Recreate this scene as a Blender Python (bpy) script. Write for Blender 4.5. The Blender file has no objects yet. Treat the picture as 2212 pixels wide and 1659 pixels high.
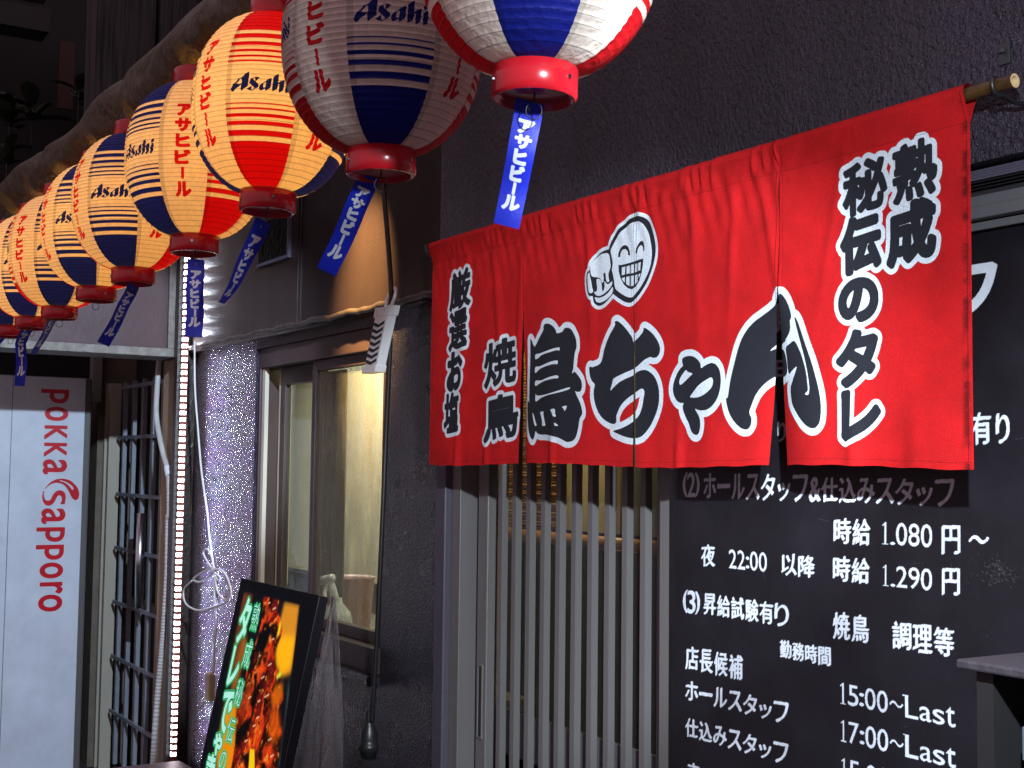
import bpy, bmesh, math, random
import numpy as np
from math import sin, cos, pi, radians, atan, atan2, sqrt, exp
from mathutils import Vector, Matrix

random.seed(7)
rng = np.random.default_rng(7)
S = bpy.context.scene
COL = S.collection

# ------------------------------------------------------------------ camera
FPX, CU, CV = 2800.0, 1106.0, 829.5
CAM = np.array([0.0, -1.80, 1.62])
YAW, PITCH, ROLL = radians(31.8), atan(181 / 2800), 0.012
fwd = np.array([-cos(YAW) * cos(PITCH), sin(YAW) * cos(PITCH), sin(PITCH)])
_r0 = np.array([sin(YAW), cos(YAW), 0.0])
_u0 = np.cross(_r0, fwd)
rgt = _r0 * cos(ROLL) + _u0 * sin(ROLL)
upv = _u0 * cos(ROLL) - _r0 * sin(ROLL)
cd = bpy.data.cameras.new("camera")
cam = bpy.data.objects.new("camera", cd)
COL.objects.link(cam)
M = Matrix.Identity(4)
for i in range(3):
    M[i][0], M[i][1], M[i][2], M[i][3] = rgt[i], upv[i], -fwd[i], CAM[i]
cam.matrix_world = M
cd.sensor_width = 36.0
cd.lens = FPX / 2212 * 36.0
cd.clip_start, cd.clip_end = 0.05, 200.0
S.camera = cam

# ------------------------------------------------------------------ world
w = bpy.data.worlds.new("World")
S.world = w
w.use_nodes = True
bg = w.node_tree.nodes["Background"]
bg.inputs[0].default_value = (0.72, 0.50, 0.58, 1)
bg.inputs[1].default_value = 0.58

# ------------------------------------------------------------------ lamps of the street
def spot(name, loc, target, energy, half, blend, color, radius=0.03):
    l = bpy.data.lights.new(name, 'SPOT')
    l.energy, l.color, l.shadow_soft_size = energy, color, radius
    l.spot_size, l.spot_blend = radians(2 * half), blend
    o = bpy.data.objects.new(name, l)
    COL.objects.link(o)
    o.location = loc
    d = Vector(target) - Vector(loc)
    o.rotation_euler = d.to_track_quat('-Z', 'Y').to_euler()
    return o
LP = (-0.42, -1.16, 2.17)
COOL = (0.86, 0.94, 1.0)
spot("floodlight_far_beam", LP, (-2.70, 0.10, 1.62), 270, 17.5, 0.5, COOL, 0.022)
spot("floodlight_mid_beam", LP, (-1.75, -0.0, 1.55), 44, 34, 1.0, COOL, 0.022)
spot("floodlight_wide_beam", LP, (-1.60, 0.1, 2.30), 78, 62, 1.0, COOL, 0.022)
spot("floodlight_low_beam", LP, (-1.50, 0.03, 0.86), 270, 34, 0.9, COOL, 0.022)
spot("street_lamp_beam", (-2.6, -0.70, 2.86), (-6.6, -0.25, 1.22), 520, 17, 0.3, (0.64, 0.80, 1.0), 0.03)

spot("added_warm_glow_spot", (-3.72, -0.48, 2.82), (-3.82, 0.0, 2.23), 750.0, 19, 1.0, (1.0, 0.62, 0.22), 0.02)  # unseen warm spot, added to make the glow on the smooth panel

S.view_settings.view_transform = 'Standard'
S.view_settings.look = 'None'
S.view_settings.exposure = 0.0
S.view_settings.gamma = 1.0
S.cycles.use_denoising = True
S.cycles.denoising_prefilter = 'NONE'
S.cycles.use_light_tree = True
S.cycles.max_bounces = 8
S.cycles.transparent_max_bounces = 12
S.cycles.sample_clamp_indirect = 4.0

# ------------------------------------------------------------------ pixel -> world helpers (photo measured on a 2212 px wide copy)
def ray(u, v):
    return fwd + rgt * (u - CU) / FPX - upv * (v - CV) / FPX
def at(u, v, y):
    d = ray(u, v)
    return CAM + d * ((y - CAM[1]) / d[1])
def atx(u, v, x):
    d = ray(u, v)
    return CAM + d * ((x - CAM[0]) / d[0])
def onp(u, v, P, N):
    d = ray(u, v)
    return CAM + d * (np.dot(np.array(P) - CAM, N) / np.dot(d, N))
def crop(x0, y0, s):
    return lambda x, y: ((x0 + s * x) * 0.5486111, (y0 + s * y) * 0.5486111)

# ------------------------------------------------------------------ materials
def srgb(r, g, b):
    f = lambda c: (c / 255) / 12.92 if c <= 10 else ((c / 255 + 0.055) / 1.055) ** 2.4
    return (f(r), f(g), f(b), 1)
def mat(name, color, rough=0.6, metal=0.0, bump=None, mottle=None, spec=0.5, emit=None, emit_s=0.0, coat=0.0):
    m = bpy.data.materials.new(name)
    m.use_nodes = True
    nt = m.node_tree
    b = nt.nodes["Principled BSDF"]
    b.inputs["Base Color"].default_value = color
    b.inputs["Roughness"].default_value = rough
    b.inputs["Metallic"].default_value = metal
    b.inputs["Specular IOR Level"].default_value = spec
    b.inputs["Coat Weight"].default_value = coat
    tc = nt.nodes.new("ShaderNodeTexCoord")
    if emit:
        b.inputs["Emission Color"].default_value = emit
        b.inputs["Emission Strength"].default_value = emit_s
    if mottle:
        sc, amt, col2 = mottle[:3]
        n = nt.nodes.new("ShaderNodeTexNoise")
        n.inputs["Scale"].default_value = sc
        n.inputs["Detail"].default_value = 6
        n.inputs["Roughness"].default_value = 0.65
        mpm = nt.nodes.new("ShaderNodeMapping")
        mpm.inputs["Scale"].default_value = (1, 1, mottle[3] if len(mottle) > 3 else 1)
        nt.links.new(tc.outputs["Object"], mpm.inputs[0])
        nt.links.new(mpm.outputs[0], n.inputs["Vector"])
        r = nt.nodes.new("ShaderNodeMapRange")
        r.inputs[1].default_value, r.inputs[2].default_value = 0.5 - 0.22, 0.5 + 0.22
        r.inputs[3].default_value, r.inputs[4].default_value = 0, amt
        nt.links.new(n.outputs[0], r.inputs[0])
        x = nt.nodes.new("ShaderNodeMix")
        x.data_type = 'RGBA'
        x.inputs[6].default_value = color
        x.inputs[7].default_value = col2
        nt.links.new(r.outputs[0], x.inputs[0])
        nt.links.new(x.outputs[2], b.inputs["Base Color"])
        rr = nt.nodes.new("ShaderNodeMapRange")
        rr.inputs[3].default_value, rr.inputs[4].default_value = max(0.05, rough - 0.1), min(1, rough + 0.12)
        nt.links.new(n.outputs[0], rr.inputs[0])
        nt.links.new(rr.outputs[0], b.inputs["Roughness"])
    if bump:
        prev = None
        for (kind, sc, dist) in bump:
            if kind == 'noise':
                t = nt.nodes.new("ShaderNodeTexNoise")
                t.inputs["Scale"].default_value = sc
                t.inputs["Detail"].default_value = 3
                out = t.outputs[0]
            else:
                t = nt.nodes.new("ShaderNodeTexVoronoi")
                t.feature = 'SMOOTH_F1'
                t.inputs["Scale"].default_value = sc
                out = t.outputs[0]
            mp = nt.nodes.new("ShaderNodeMapping")
            if kind == 'noise':
                mp.inputs["Scale"].default_value = (1.0, 1.0, 0.75)
            nt.links.new(tc.outputs["Object"], mp.inputs[0])
            nt.links.new(mp.outputs[0], t.inputs["Vector"])
            bp = nt.nodes.new("ShaderNodeBump")
            bp.inputs["Strength"].default_value = 1.0
            bp.inputs["Distance"].default_value = dist
            nt.links.new(out, bp.inputs["Height"])
            if prev:
                nt.links.new(prev.outputs[0], bp.inputs["Normal"])
            prev = bp
        nt.links.new(prev.outputs[0], b.inputs["Normal"])
    return m

def image(name, arr):
    h, wd = arr.shape[:2]
    im = bpy.data.images.new(name, wd, h)
    buf = np.ones((h, wd, 4), np.float32)
    buf[..., :3] = arr[::-1]
    im.pixels.foreach_set(buf.ravel())
    im.pack()
    return im
def img_mat(name, arr, rough=0.6, emit_s=0.0, translucent=0.0, weave=None, repeat=False, spec=0.4, grime=None):
    m = bpy.data.materials.new(name)
    m.use_nodes = True
    nt = m.node_tree
    b = nt.nodes["Principled BSDF"]
    out = nt.nodes["Material Output"]
    t = nt.nodes.new("ShaderNodeTexImage")
    t.image = image(name, arr)
    t.extension = 'REPEAT' if repeat else 'EXTEND'
    col = t.outputs[0]
    tc = nt.nodes.new("ShaderNodeTexCoord")
    if grime:
        sc, amt = grime
        n = nt.nodes.new("ShaderNodeTexNoise")
        n.inputs["Scale"].default_value = sc
        n.inputs["Detail"].default_value = 8
        n.inputs["Roughness"].default_value = 0.7
        nt.links.new(tc.outputs["Object"], n.inputs["Vector"])
        r = nt.nodes.new("ShaderNodeMapRange")
        r.inputs[1].default_value, r.inputs[2].default_value = 0.3, 0.7
        r.inputs[3].default_value, r.inputs[4].default_value = 1 - amt, 1 + amt * 0.4
        nt.links.new(n.outputs[0], r.inputs[0])
        vm = nt.nodes.new("ShaderNodeVectorMath")
        vm.operation = 'SCALE'
        nt.links.new(col, vm.inputs[0])
        nt.links.new(r.outputs[0], vm.inputs[3])
        col = vm.outputs[0]
    b.inputs["Roughness"].default_value = rough
    b.inputs["Specular IOR Level"].default_value = spec
    nt.links.new(col, b.inputs["Base Color"])
    if emit_s:
        nt.links.new(col, b.inputs["Emission Color"])
        b.inputs["Emission Strength"].default_value = emit_s
    if weave:
        n = nt.nodes.new("ShaderNodeTexNoise")
        n.inputs["Scale"].default_value = weave[0]
        n.inputs["Detail"].default_value = 2
        nt.links.new(tc.outputs["Object"], n.inputs["Vector"])
        bp = nt.nodes.new("ShaderNodeBump")
        bp.inputs["Distance"].default_value = weave[1]
        nt.links.new(n.outputs[0], bp.inputs["Height"])
        nt.links.new(bp.outputs[0], b.inputs["Normal"])
    if translucent:
        tr = nt.nodes.new("ShaderNodeBsdfTranslucent")
        nt.links.new(col, tr.inputs[0])
        mx = nt.nodes.new("ShaderNodeMixShader")
        mx.inputs[0].default_value = translucent
        nt.links.new(b.outputs[0], mx.inputs[1])
        nt.links.new(tr.outputs[0], mx.inputs[2])
        nt.links.new(mx.outputs[0], out.inputs[0])
    return m

STUCCO = mat("purple_stucco", (0.040, 0.031, 0.052, 1), 0.30, spec=0.34, bump=[('noise', 120, 0.016), ('noise', 330, 0.004)], mottle=(4.0, 0.9, (0.014, 0.011, 0.018, 1), 0.35))
STUCCO_C = mat("coarse_dark_stucco", (0.017, 0.013, 0.024, 1), 0.27, spec=0.34, bump=[('noise', 160, 0.0095), ('noise', 420, 0.0025)], mottle=(5, 0.6, (0.016, 0.013, 0.02, 1)))
STUCCO_P = mat("glossy_coarse_stucco", (0.018, 0.012, 0.028, 1), 0.24, spec=0.5, bump=[('noise', 130, 0.0125), ('noise', 300, 0.002)])
PANEL = mat("brown_panel", (0.024, 0.015, 0.014, 1), 0.33, spec=0.28, bump=[('noise', 170, 0.0016)], mottle=(5, 0.8, (0.010, 0.006, 0.006, 1), 0.3))
TRIM = mat("black_painted_trim", (0.022, 0.017, 0.018, 1), 0.4, bump=[('noise', 60, 0.004)], mottle=(12, 0.6, (0.06, 0.04, 0.03, 1)))
WINFRAME = mat("dark_brown_aluminium", (0.050, 0.030, 0.028, 1), 0.4, mottle=(8, 0.3, (0.03, 0.02, 0.02, 1)))
BLACKM = mat("black_metal", (0.010, 0.010, 0.012, 1), 0.35)
GREYM = mat("grey_aluminium", (0.150, 0.147, 0.152, 1), 0.45, 0.25, mottle=(14, 0.35, (0.10, 0.098, 0.10, 1), 0.25))
GREYD = mat("dark_grey_aluminium", (0.10, 0.10, 0.112, 1), 0.45, 0.2, mottle=(14, 0.3, (0.07, 0.07, 0.08, 1)))
PURPLE = mat("purple_painted_wood", (0.062, 0.056, 0.085, 1), 0.5, bump=[('noise', 120, 0.001)], mottle=(30, 0.4, (0.04, 0.036, 0.055, 1)))
CREAM = mat("cream_alu", (0.50, 0.45, 0.36, 1), 0.4, mottle=(10, 0.3, (0.38, 0.34, 0.27, 1)))
REDP = mat("red_plastic", (0.50, 0.010, 0.020, 1), 0.22, spec=0.6, mottle=(20, 0.3, (0.40, 0.008, 0.015, 1)))
WIRE = mat("black_wire", (0.012, 0.012, 0.013, 1), 0.4)
WHITEP = mat("white_plastic", (0.72, 0.75, 0.78, 1), 0.3, mottle=(40, 0.3, (0.60, 0.62, 0.64, 1)))
STEEL = mat("steel", (0.55, 0.55, 0.56, 1), 0.25, 1.0)
BEIGE = mat("beige_stucco", (0.42, 0.31, 0.20, 1), 0.8, bump=[('noise', 70, 0.010)], mottle=(9, 0.5, (0.30, 0.21, 0.13, 1)))

# ------------------------------------------------------------------ mesh builder
class MB:
    def __init__(self):
        self.v, self.f, self.uv = [], [], []
    def add(self, verts, faces, uvs=None):
        o = len(self.v)
        self.v += [tuple(map(float, p)) for p in verts]
        self.f += [tuple(i + o for i in f) for f in faces]
        self.uv += uvs if uvs else [(0, 0)] * len(verts)
        return self
    def box(self, x0, x1, y0, y1, z0, z1):
        vs = [(x, y, z) for z in (z0, z1) for y in (y0, y1) for x in (x0, x1)]
        return self.add(vs, [(0, 2, 3, 1), (4, 5, 7, 6), (0, 1, 5, 4), (2, 6, 7, 3), (0, 4, 6, 2), (1, 3, 7, 5)])
    def obox(self, o, ex, ey, ez):
        o, ex, ey, ez = map(np.array, (o, ex, ey, ez))
        vs = [o + a * ex + b * ey + c * ez for c in (0, 1) for b in (0, 1) for a in (0, 1)]
        return self.add(vs, [(0, 2, 3, 1), (4, 5, 7, 6), (0, 1, 5, 4), (2, 6, 7, 3), (0, 4, 6, 2), (1, 3, 7, 5)])
    def tube(self, pts, r, n=10, cap=True, r_list=None):
        pts = [Vector(p) for p in pts]
        o = len(self.v)
        prev = None
        for i, p in enumerate(pts):
            a = pts[max(i - 1, 0)]
            b = pts[min(i + 1, len(pts) - 1)]
            t = (b - a).normalized()
            if prev is None:
                s = t.orthogonal().normalized()
            else:
                s = (prev - t * prev.dot(t)).normalized()
            prev = s
            q = t.cross(s)
            rr = r_list[i] if r_list else r
            for k in range(n):
                an = 2 * pi * k / n
                c = p + s * (rr * cos(an)) + q * (rr * sin(an))
                self.v.append(tuple(c))
                self.uv.append((k / n, i / max(1, len(pts) - 1)))
        for i in range(len(pts) - 1):
            for k in range(n):
                k2 = (k + 1) % n
                self.f.append((o + i * n + k, o + i * n + k2, o + (i + 1) * n + k2, o + (i + 1) * n + k))
        if cap:
            self.f.append(tuple(o + k for k in reversed(range(n))))
            e = o + (len(pts) - 1) * n
            self.f.append(tuple(e + k for k in range(n)))
        return self
    def lathe(self, prof, n=48, center=(0, 0, 0), uvfun=None, close=False):
        o = len(self.v)
        cx, cy, cz = center
        m = n + 1
        for (r, z) in prof:
            for k in range(m):
                a = 2 * pi * k / n
                self.v.append((cx + r * cos(a), cy + r * sin(a), cz + z))
                self.uv.append(uvfun(a, z) if uvfun else (k / n, z))
        for i in range(len(prof) - 1):
            for k in range(n):
                self.f.append((o + i * m + k, o + i * m + k + 1, o + (i + 1) * m + k + 1, o + (i + 1) * m + k))
        return self
    def disc(self, r, z, n=40, center=(0, 0), flip=False):
        o = len(self.v)
        for k in range(n):
            a = 2 * pi * k / n
            self.v.append((center[0] + r * cos(a), center[1] + r * sin(a), z))
            self.uv.append((0.5 + 0.5 * cos(a), 0.5 + 0.5 * sin(a)))
        f = tuple(o + k for k in range(n))
        self.f.append(tuple(reversed(f)) if flip else f)
        return self
    def grid(self, P, UV=None):
        P = np.asarray(P)
        h, wd = P.shape[:2]
        o = len(self.v)
        for i in range(h):
            for j in range(wd):
                self.v.append(tuple(map(float, P[i, j])))
                self.uv.append(tuple(map(float, UV[i, j])) if UV is not None else (j / (wd - 1), i / (h - 1)))
        for i in range(h - 1):
            for j in range(wd - 1):
                a = o + i * wd + j
                self.f.append((a, a + 1, a + wd + 1, a + wd))
        return self
    def prism(self, poly, fn, depth):
        """poly: 2-D outline, fn(x, y, d) -> point; a closed plate of given depth"""
        n = len(poly)
        o = len(self.v)
        for d in (0, depth):
            for (x, y) in poly:
                self.v.append(tuple(map(float, fn(x, y, d))))
                self.uv.append((0, 0))
        self.f.append(tuple(o + i for i in range(n)))
        self.f.append(tuple(o + n + i for i in reversed(range(n))))
        for i in range(n):
            j = (i + 1) % n
            self.f.append((o + i, o + n + i, o + n + j, o + j))
        return self
    def build(self, name, m, parent=None, smooth=False, bevel=0.0):
        me = bpy.data.meshes.new(name)
        me.from_pydata(self.v, [], self.f)
        uvl = me.uv_layers.new(name="UVMap")
        li = np.empty(len(me.loops), np.int32)
        me.loops.foreach_get("vertex_index", li)
        uvl.data.foreach_set("uv", np.array(self.uv, np.float32)[li].ravel())
        me.materials.append(m)
        bm = bmesh.new()
        bm.from_mesh(me)
        bmesh.ops.recalc_face_normals(bm, faces=bm.faces)
        bm.to_mesh(me)
        bm.free()
        if smooth:
            me.polygons.foreach_set("use_smooth", [True] * len(me.polygons))
        me.update()
        o = bpy.data.objects.new(name, me)
        COL.objects.link(o)
        if parent:
            o.parent = parent
            o.matrix_parent_inverse = parent.matrix_basis.inverted()
        if bevel:
            b = o.modifiers.new("bevel", 'BEVEL')
            b.width, b.segments, b.limit_method, b.angle_limit = bevel, 2, 'ANGLE', radians(40)
        return o
def tag(o, label=None, cat=None, group=None, kind=None):
    for k, x in (("label", label), ("category", cat), ("group", group), ("kind", kind)):
        if x:
            o[k] = x
    return o
def thing(name, loc, label, cat, group=None):
    o = bpy.data.objects.new(name, None)
    o.location = tuple(map(float, loc))
    o.empty_display_size = 0.05
    COL.objects.link(o)
    bpy.context.view_layer.update()
    return tag(o, label, cat, group)
def smooth_path(pts, n=8):
    pts = [np.array(p, float) for p in pts]
    P = [pts[0]] + pts + [pts[-1]]
    out = []
    for i in range(1, len(P) - 2):
        for k in range(n):
            t = k / n
            a, b, c, d = P[i - 1], P[i], P[i + 1], P[i + 2]
            out.append(0.5 * ((2 * b) + (-a + c) * t + (2 * a - 5 * b + 4 * c - d) * t * t + (-a + 3 * b - 3 * c + d) * t ** 3))
    out.append(pts[-1])
    return out

# ------------------------------------------------------------------ lettering: glyph shapes -> masks
_gl = {}
def glyph(ch, res=320):
    if ch in _gl:
        return _gl[ch]
    c = bpy.data.curves.new("glyph", 'FONT')
    c.body = ch
    o = bpy.data.objects.new("glyph", c)
    COL.objects.link(o)
    ev = o.evaluated_get(bpy.context.evaluated_depsgraph_get())
    me = ev.to_mesh()
    me.calc_loop_triangles()
    V = np.array([v.co[:2] for v in me.vertices])
    T = np.array([t.vertices[:] for t in me.loop_triangles])
    ev.to_mesh_clear()
    bpy.data.objects.remove(o)
    bpy.data.curves.remove(c)
    lo, hi = V.min(0), V.max(0)
    s = res / (hi - lo).max()
    V = (V - lo) * s
    W, H = np.ceil((hi - lo) * s).astype(int) + 1
    m = np.zeros((H, W), bool)
    for t in T:
        a, b, cc = V[t]
        x0, x1 = int(min(a[0], b[0], cc[0])), int(max(a[0], b[0], cc[0])) + 2
        y0, y1 = int(min(a[1], b[1], cc[1])), int(max(a[1], b[1], cc[1])) + 2
        X, Y = np.meshgrid(np.arange(x0, x1) + 0.5, np.arange(y0, y1) + 0.5)
        den = (b[1] - cc[1]) * (a[0] - cc[0]) + (cc[0] - b[0]) * (a[1] - cc[1])
        if abs(den) < 1e-9:
            continue
        l1 = ((b[1] - cc[1]) * (X - cc[0]) + (cc[0] - b[0]) * (Y - cc[1])) / den
        l2 = ((cc[1] - a[1]) * (X - cc[0]) + (a[0] - cc[0]) * (Y - cc[1])) / den
        ins = (l1 >= -1e-6) & (l2 >= -1e-6) & (l1 + l2 <= 1 + 1e-6)
        yy, xx = np.nonzero(ins)
        yy, xx = yy + y0, xx + x0
        ok = (yy < H) & (xx < W)
        m[yy[ok], xx[ok]] = True
    _gl[ch] = m[::-1]        # row 0 = top
    return _gl[ch]
def edt(mask, R):
    R = int(R) + 2
    big = 1e4
    d = np.where(mask, 0, big).astype(np.float32)
    for i in range(1, d.shape[0]):
        np.minimum(d[i], d[i - 1] + 1, out=d[i])
    for i in range(d.shape[0] - 2, -1, -1):
        np.minimum(d[i], d[i + 1] + 1, out=d[i])
    d2 = d * d
    out = d2.copy()
    for k in range(1, R + 1):
        np.minimum(out[:, k:], d2[:, :-k] + k * k, out=out[:, k:])
        np.minimum(out[:, :-k], d2[:, k:] + k * k, out=out[:, :-k])
    return np.sqrt(out)
class Canvas:
    """a flat sheet of metres x0..x1, z0..z1"""
    def __init__(self, x0, x1, z0, z1, ppm):
        self.x0, self.x1, self.z0, self.z1, self.ppm = x0, x1, z0, z1, ppm
        self.W, self.H = int(round((x1 - x0) * ppm)), int(round((z1 - z0) * ppm))
    def new(self):
        return np.zeros((self.H, self.W), bool)
    def px(self, x, z):
        return (x - self.x0) * self.ppm, (self.z1 - z) * self.ppm
    def put(self, mask, ch, xl, xr, zt, zb, shear=0.0, slant=0.0, rot=0):
        g = glyph(ch) if isinstance(ch, str) else ch
        if rot:
            g = np.rot90(g, -1)
        a0, b0 = self.px(min(xl, xr), zt)
        a1, b1 = self.px(max(xl, xr), zb)
        pad = int(abs(shear) * (a1 - a0) + abs(slant) * (b1 - b0)) + 2
        X0, X1, Y0, Y1 = max(0, int(a0) - pad), min(self.W, int(a1) + pad), max(0, int(b0) - pad), min(self.H, int(b1) + pad)
        if X1 <= X0 or Y1 <= Y0:
            return
        X, Y = np.meshgrid(np.arange(X0, X1) + 0.5, np.arange(Y0, Y1) + 0.5)
        cx, cy = (a0 + a1) / 2, (b0 + b1) / 2
        Yr = Y + shear * (X - cx)
        Xr = X + slant * (Y - cy)
        gx = ((Xr - a0) / (a1 - a0) * g.shape[1])
        gy = ((Yr - b0) / (b1 - b0) * g.shape[0])
        ok = (gx >= 0) & (gx < g.shape[1]) & (gy >= 0) & (gy < g.shape[0])
        sub = np.zeros(X.shape, bool)
        sub[ok] = g[gy[ok].astype(int), gx[ok].astype(int)]
        mask[Y0:Y1, X0:X1] |= sub
    def poly(self, mask, pts, val=True):
        P = np.array([self.px(*p) for p in pts])
        x0, x1 = max(0, int(P[:, 0].min()) - 1), min(self.W, int(P[:, 0].max()) + 2)
        y0, y1 = max(0, int(P[:, 1].min()) - 1), min(self.H, int(P[:, 1].max()) + 2)
        if x1 <= x0 or y1 <= y0:
            return
        X, Y = np.meshgrid(np.arange(x0, x1) + 0.5, np.arange(y0, y1) + 0.5)
        ins = np.zeros(X.shape, bool)
        n = len(P)
        for i in range(n):
            (ax, ay), (bx, by) = P[i], P[(i + 1) % n]
            if ay == by:
                continue
            c = ((ay > Y) != (by > Y)) & (X < (bx - ax) * (Y - ay) / (by - ay) + ax)
            ins ^= c
        mask[y0:y1, x0:x1][ins] = val
    def fat(self, mask, r):
        """coverage 0..1 of the mask grown by r metres"""
        R = max(r * self.ppm, 0)
        return np.clip(R + 1.0 - edt(mask, R), 0, 1)
def curve_poly(pts, n=6):
    """round a closed outline"""
    P = [np.array(p, float) for p in pts]
    N = len(P)
    out = []
    for i in range(N):
        a, b, c, d = P[i - 1], P[i], P[(i + 1) % N], P[(i + 2) % N]
        for k in range(n):
            t = k / n
            out.append(0.5 * ((2 * b) + (-a + c) * t + (2 * a - 5 * b + 4 * c - d) * t * t + (-a + 3 * b - 3 * c + d) * t ** 3))
    return out
def over(base, cov, col):
    return base * (1 - cov[..., None]) + np.array(col, np.float32) / 255 * cov[..., None]
def flat(cv, col):
    return np.ones((cv.H, cv.W, 3), np.float32) * (np.array(col, np.float32) / 255)
def blur(a, r):
    for ax in (0, 1):
        for _ in range(2):
            k = 2 * r + 1
            p = np.pad(a, [(r + 1, r) if i == ax else (0, 0) for i in range(a.ndim)], mode='edge')
            c = np.cumsum(p, axis=ax)
            a = (np.take(c, range(k, c.shape[ax]), axis=ax) - np.take(c, range(0, c.shape[ax] - k), axis=ax)) / k
    return a
def noise2(h, wd, cells):
    """smooth value noise 0..1"""
    out = np.zeros((h, wd), np.float32)
    amp, tot = 1.0, 0.0
    c = cells
    for _ in range(4):
        gh, gw = max(2, int(c * h / wd) + 2), int(c) + 2
        g = rng.random((gh, gw)).astype(np.float32)
        yy = np.linspace(0, gh - 1.001, h)
        xx = np.linspace(0, gw - 1.001, wd)
        yi, xi = yy.astype(int), xx.astype(int)
        fy, fx = (yy - yi)[:, None], (xx - xi)[None, :]
        fy, fx = fy * fy * (3 - 2 * fy), fx * fx * (3 - 2 * fx)
        v = (g[yi][:, xi] * (1 - fx) + g[yi][:, np.minimum(xi + 1, gw - 1)] * fx) * (1 - fy) + \
            (g[np.minimum(yi + 1, gh - 1)][:, xi] * (1 - fx) + g[np.minimum(yi + 1, gh - 1)][:, np.minimum(xi + 1, gw - 1)] * fx) * fy
        out += v * amp
        tot += amp
        amp *= 0.5
        c *= 2
    return out / tot

#@@SETTING
# ================================================================== ground
g = MB().box(-14, 6, -9, 6, -0.2, 0.0).build("ground", mat("asphalt", (0.05, 0.05, 0.052, 1), 0.75, bump=[('noise', 90, 0.006)], mottle=(3, 0.5, (0.03, 0.03, 0.032, 1))))
tag(g, kind="structure")

# ================================================================== the shop front
XL, XS, XD0, XD1 = -5.62, -3.29, -3.29, -2.287
shop = thing("shop_building", (-3.3, 0.15, 0), "dark purple stuccoed shop front with a window and slatted sliding door", "building")
MB().box(-3.29, 1.8, -0.012, 0.30, 2.14, 3.8).build("upper_wall", STUCCO, shop)
MB().box(XL, -3.293, 0.0, 0.30, 2.135, 3.8).build("smooth_panel", PANEL, shop)
# raised seams and vent on the smooth panel
fl = MB()
n = 60
P = np.zeros((2, n + 1, 3))
path = []
for i in range(n + 1):
    x = XL + (-3.30 - XL) * i / n
    path.append((x, -0.010 + 0.002 * sin(i * 1.7), 2.126 + 0.003 * sin(i * 0.9) + 0.002 * sin(i * 2.3)))
fl.tube(path, 0.011, 8)
fl.box(XL, -3.296, 0.002, 0.06, 2.112, 2.134)
fl.build("flashing", TRIM, shop, smooth=True)
sm = MB()
for u in (643, 650):
    a = at(u, 600, 0.0)
    sm.box(a[0] - 0.006, a[0] + 0.006, -0.004, 0.02, 2.137, 3.7)
sm.build("panel_joint", PANEL, shop)
a0, a1 = at(562, 485, -0.002), at(628, 556, -0.002)
vent = MB()
vent.box(a0[0], a1[0] - 0.012, -0.006, 0.004, a1[2] + 0.012, a0[2])
vent.build("vent_opening", mat("foil_black", (0.004, 0.004, 0.004, 1), 0.5, spec=0.03, bump=[('noise', 45, 0.01)]), shop)
fr = MB()
fr.box(a0[0], a1[0], -0.014, 0.004, a1[2], a1[2] + 0.012)
fr.box(a1[0] - 0.012, a1[0], -0.014, 0.004, a1[2] + 0.012, a0[2])
fr.build("vent_rim", PURPLE, shop)

# lower wall: pillars, wall below the window
WX0, WX1 = -4.87, -3.72            # window opening
MB().box(XL, WX0, 0.03, 0.15, 0, 2.112).build("purple_pillar", STUCCO_P, shop)
MB().box(WX1, -3.352, 0.03, 0.15, 0, 2.112).build("pillar", STUCCO_C, shop)
MB().box(WX0, WX1, 0.03, 0.15, 0, 0.93).build("dado_wall", STUCCO_C, shop)
MB().box(WX0, WX1, -0.012, 0.055, 0.93, 0.965).build("ledge", STUCCO_C, shop, bevel=0.006)
MB().box(WX0, WX1, 0.03, 0.30, 2.075, 2.112).build("window_head", TRIM, shop)
# window: outer frame, two sashes
win = MB()
win.box(WX0, WX1, 0.040, 0.14, 2.00, 2.075)
win.box(WX0, WX1, 0.015, 0.14, 0.965, 1.045)
win.box(WX1 - 0.035, WX1, 0.040, 0.14, 1.045, 2.00)
win.box(WX0, WX0 + 0.022, 0.040, 0.14, 1.045, 2.00)
wf = win.build("window", WINFRAME, shop, bevel=0.003)
cl = MB()
cl.box(WX0 + 0.024, WX0 + 0.05, 0.05, 0.066, 1.047, 1.998)
cl.box(WX0 + 0.075, WX0 + 0.088, 0.10, 0.112, 1.047, 1.998)
cl.build("window_track", CREAM, wf)
XM = at(683, 1000, 0.075)[0]       # meeting stile
sa = MB()
sa.box(XM - 0.022, XM + 0.010, 0.062, 0.095, 1.047, 1.998)
sa.box(XM + 0.010, WX1 - 0.037, 0.062, 0.092, 1.047, 1.085)
sa.box(XM + 0.010, WX1 - 0.037, 0.062, 0.092, 1.962, 1.998)
sa.box(WX1 - 0.062, WX1 - 0.037, 0.062, 0.092, 1.085, 1.962)
sa.build("window_sash", WINFRAME, wf, bevel=0.002)
sb = MB()
sb.box(WX0 + 0.095, XM - 0.024, 0.098, 0.125, 1.93, 1.998)
sb.box(WX0 + 0.095, XM - 0.024, 0.098, 0.125, 1.047, 1.085)
sb.box(WX0 + 0.092, WX0 + 0.14, 0.098, 0.125, 1.085, 1.93)
sb.build("window_sash", WINFRAME, wf, bevel=0.002)
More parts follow.
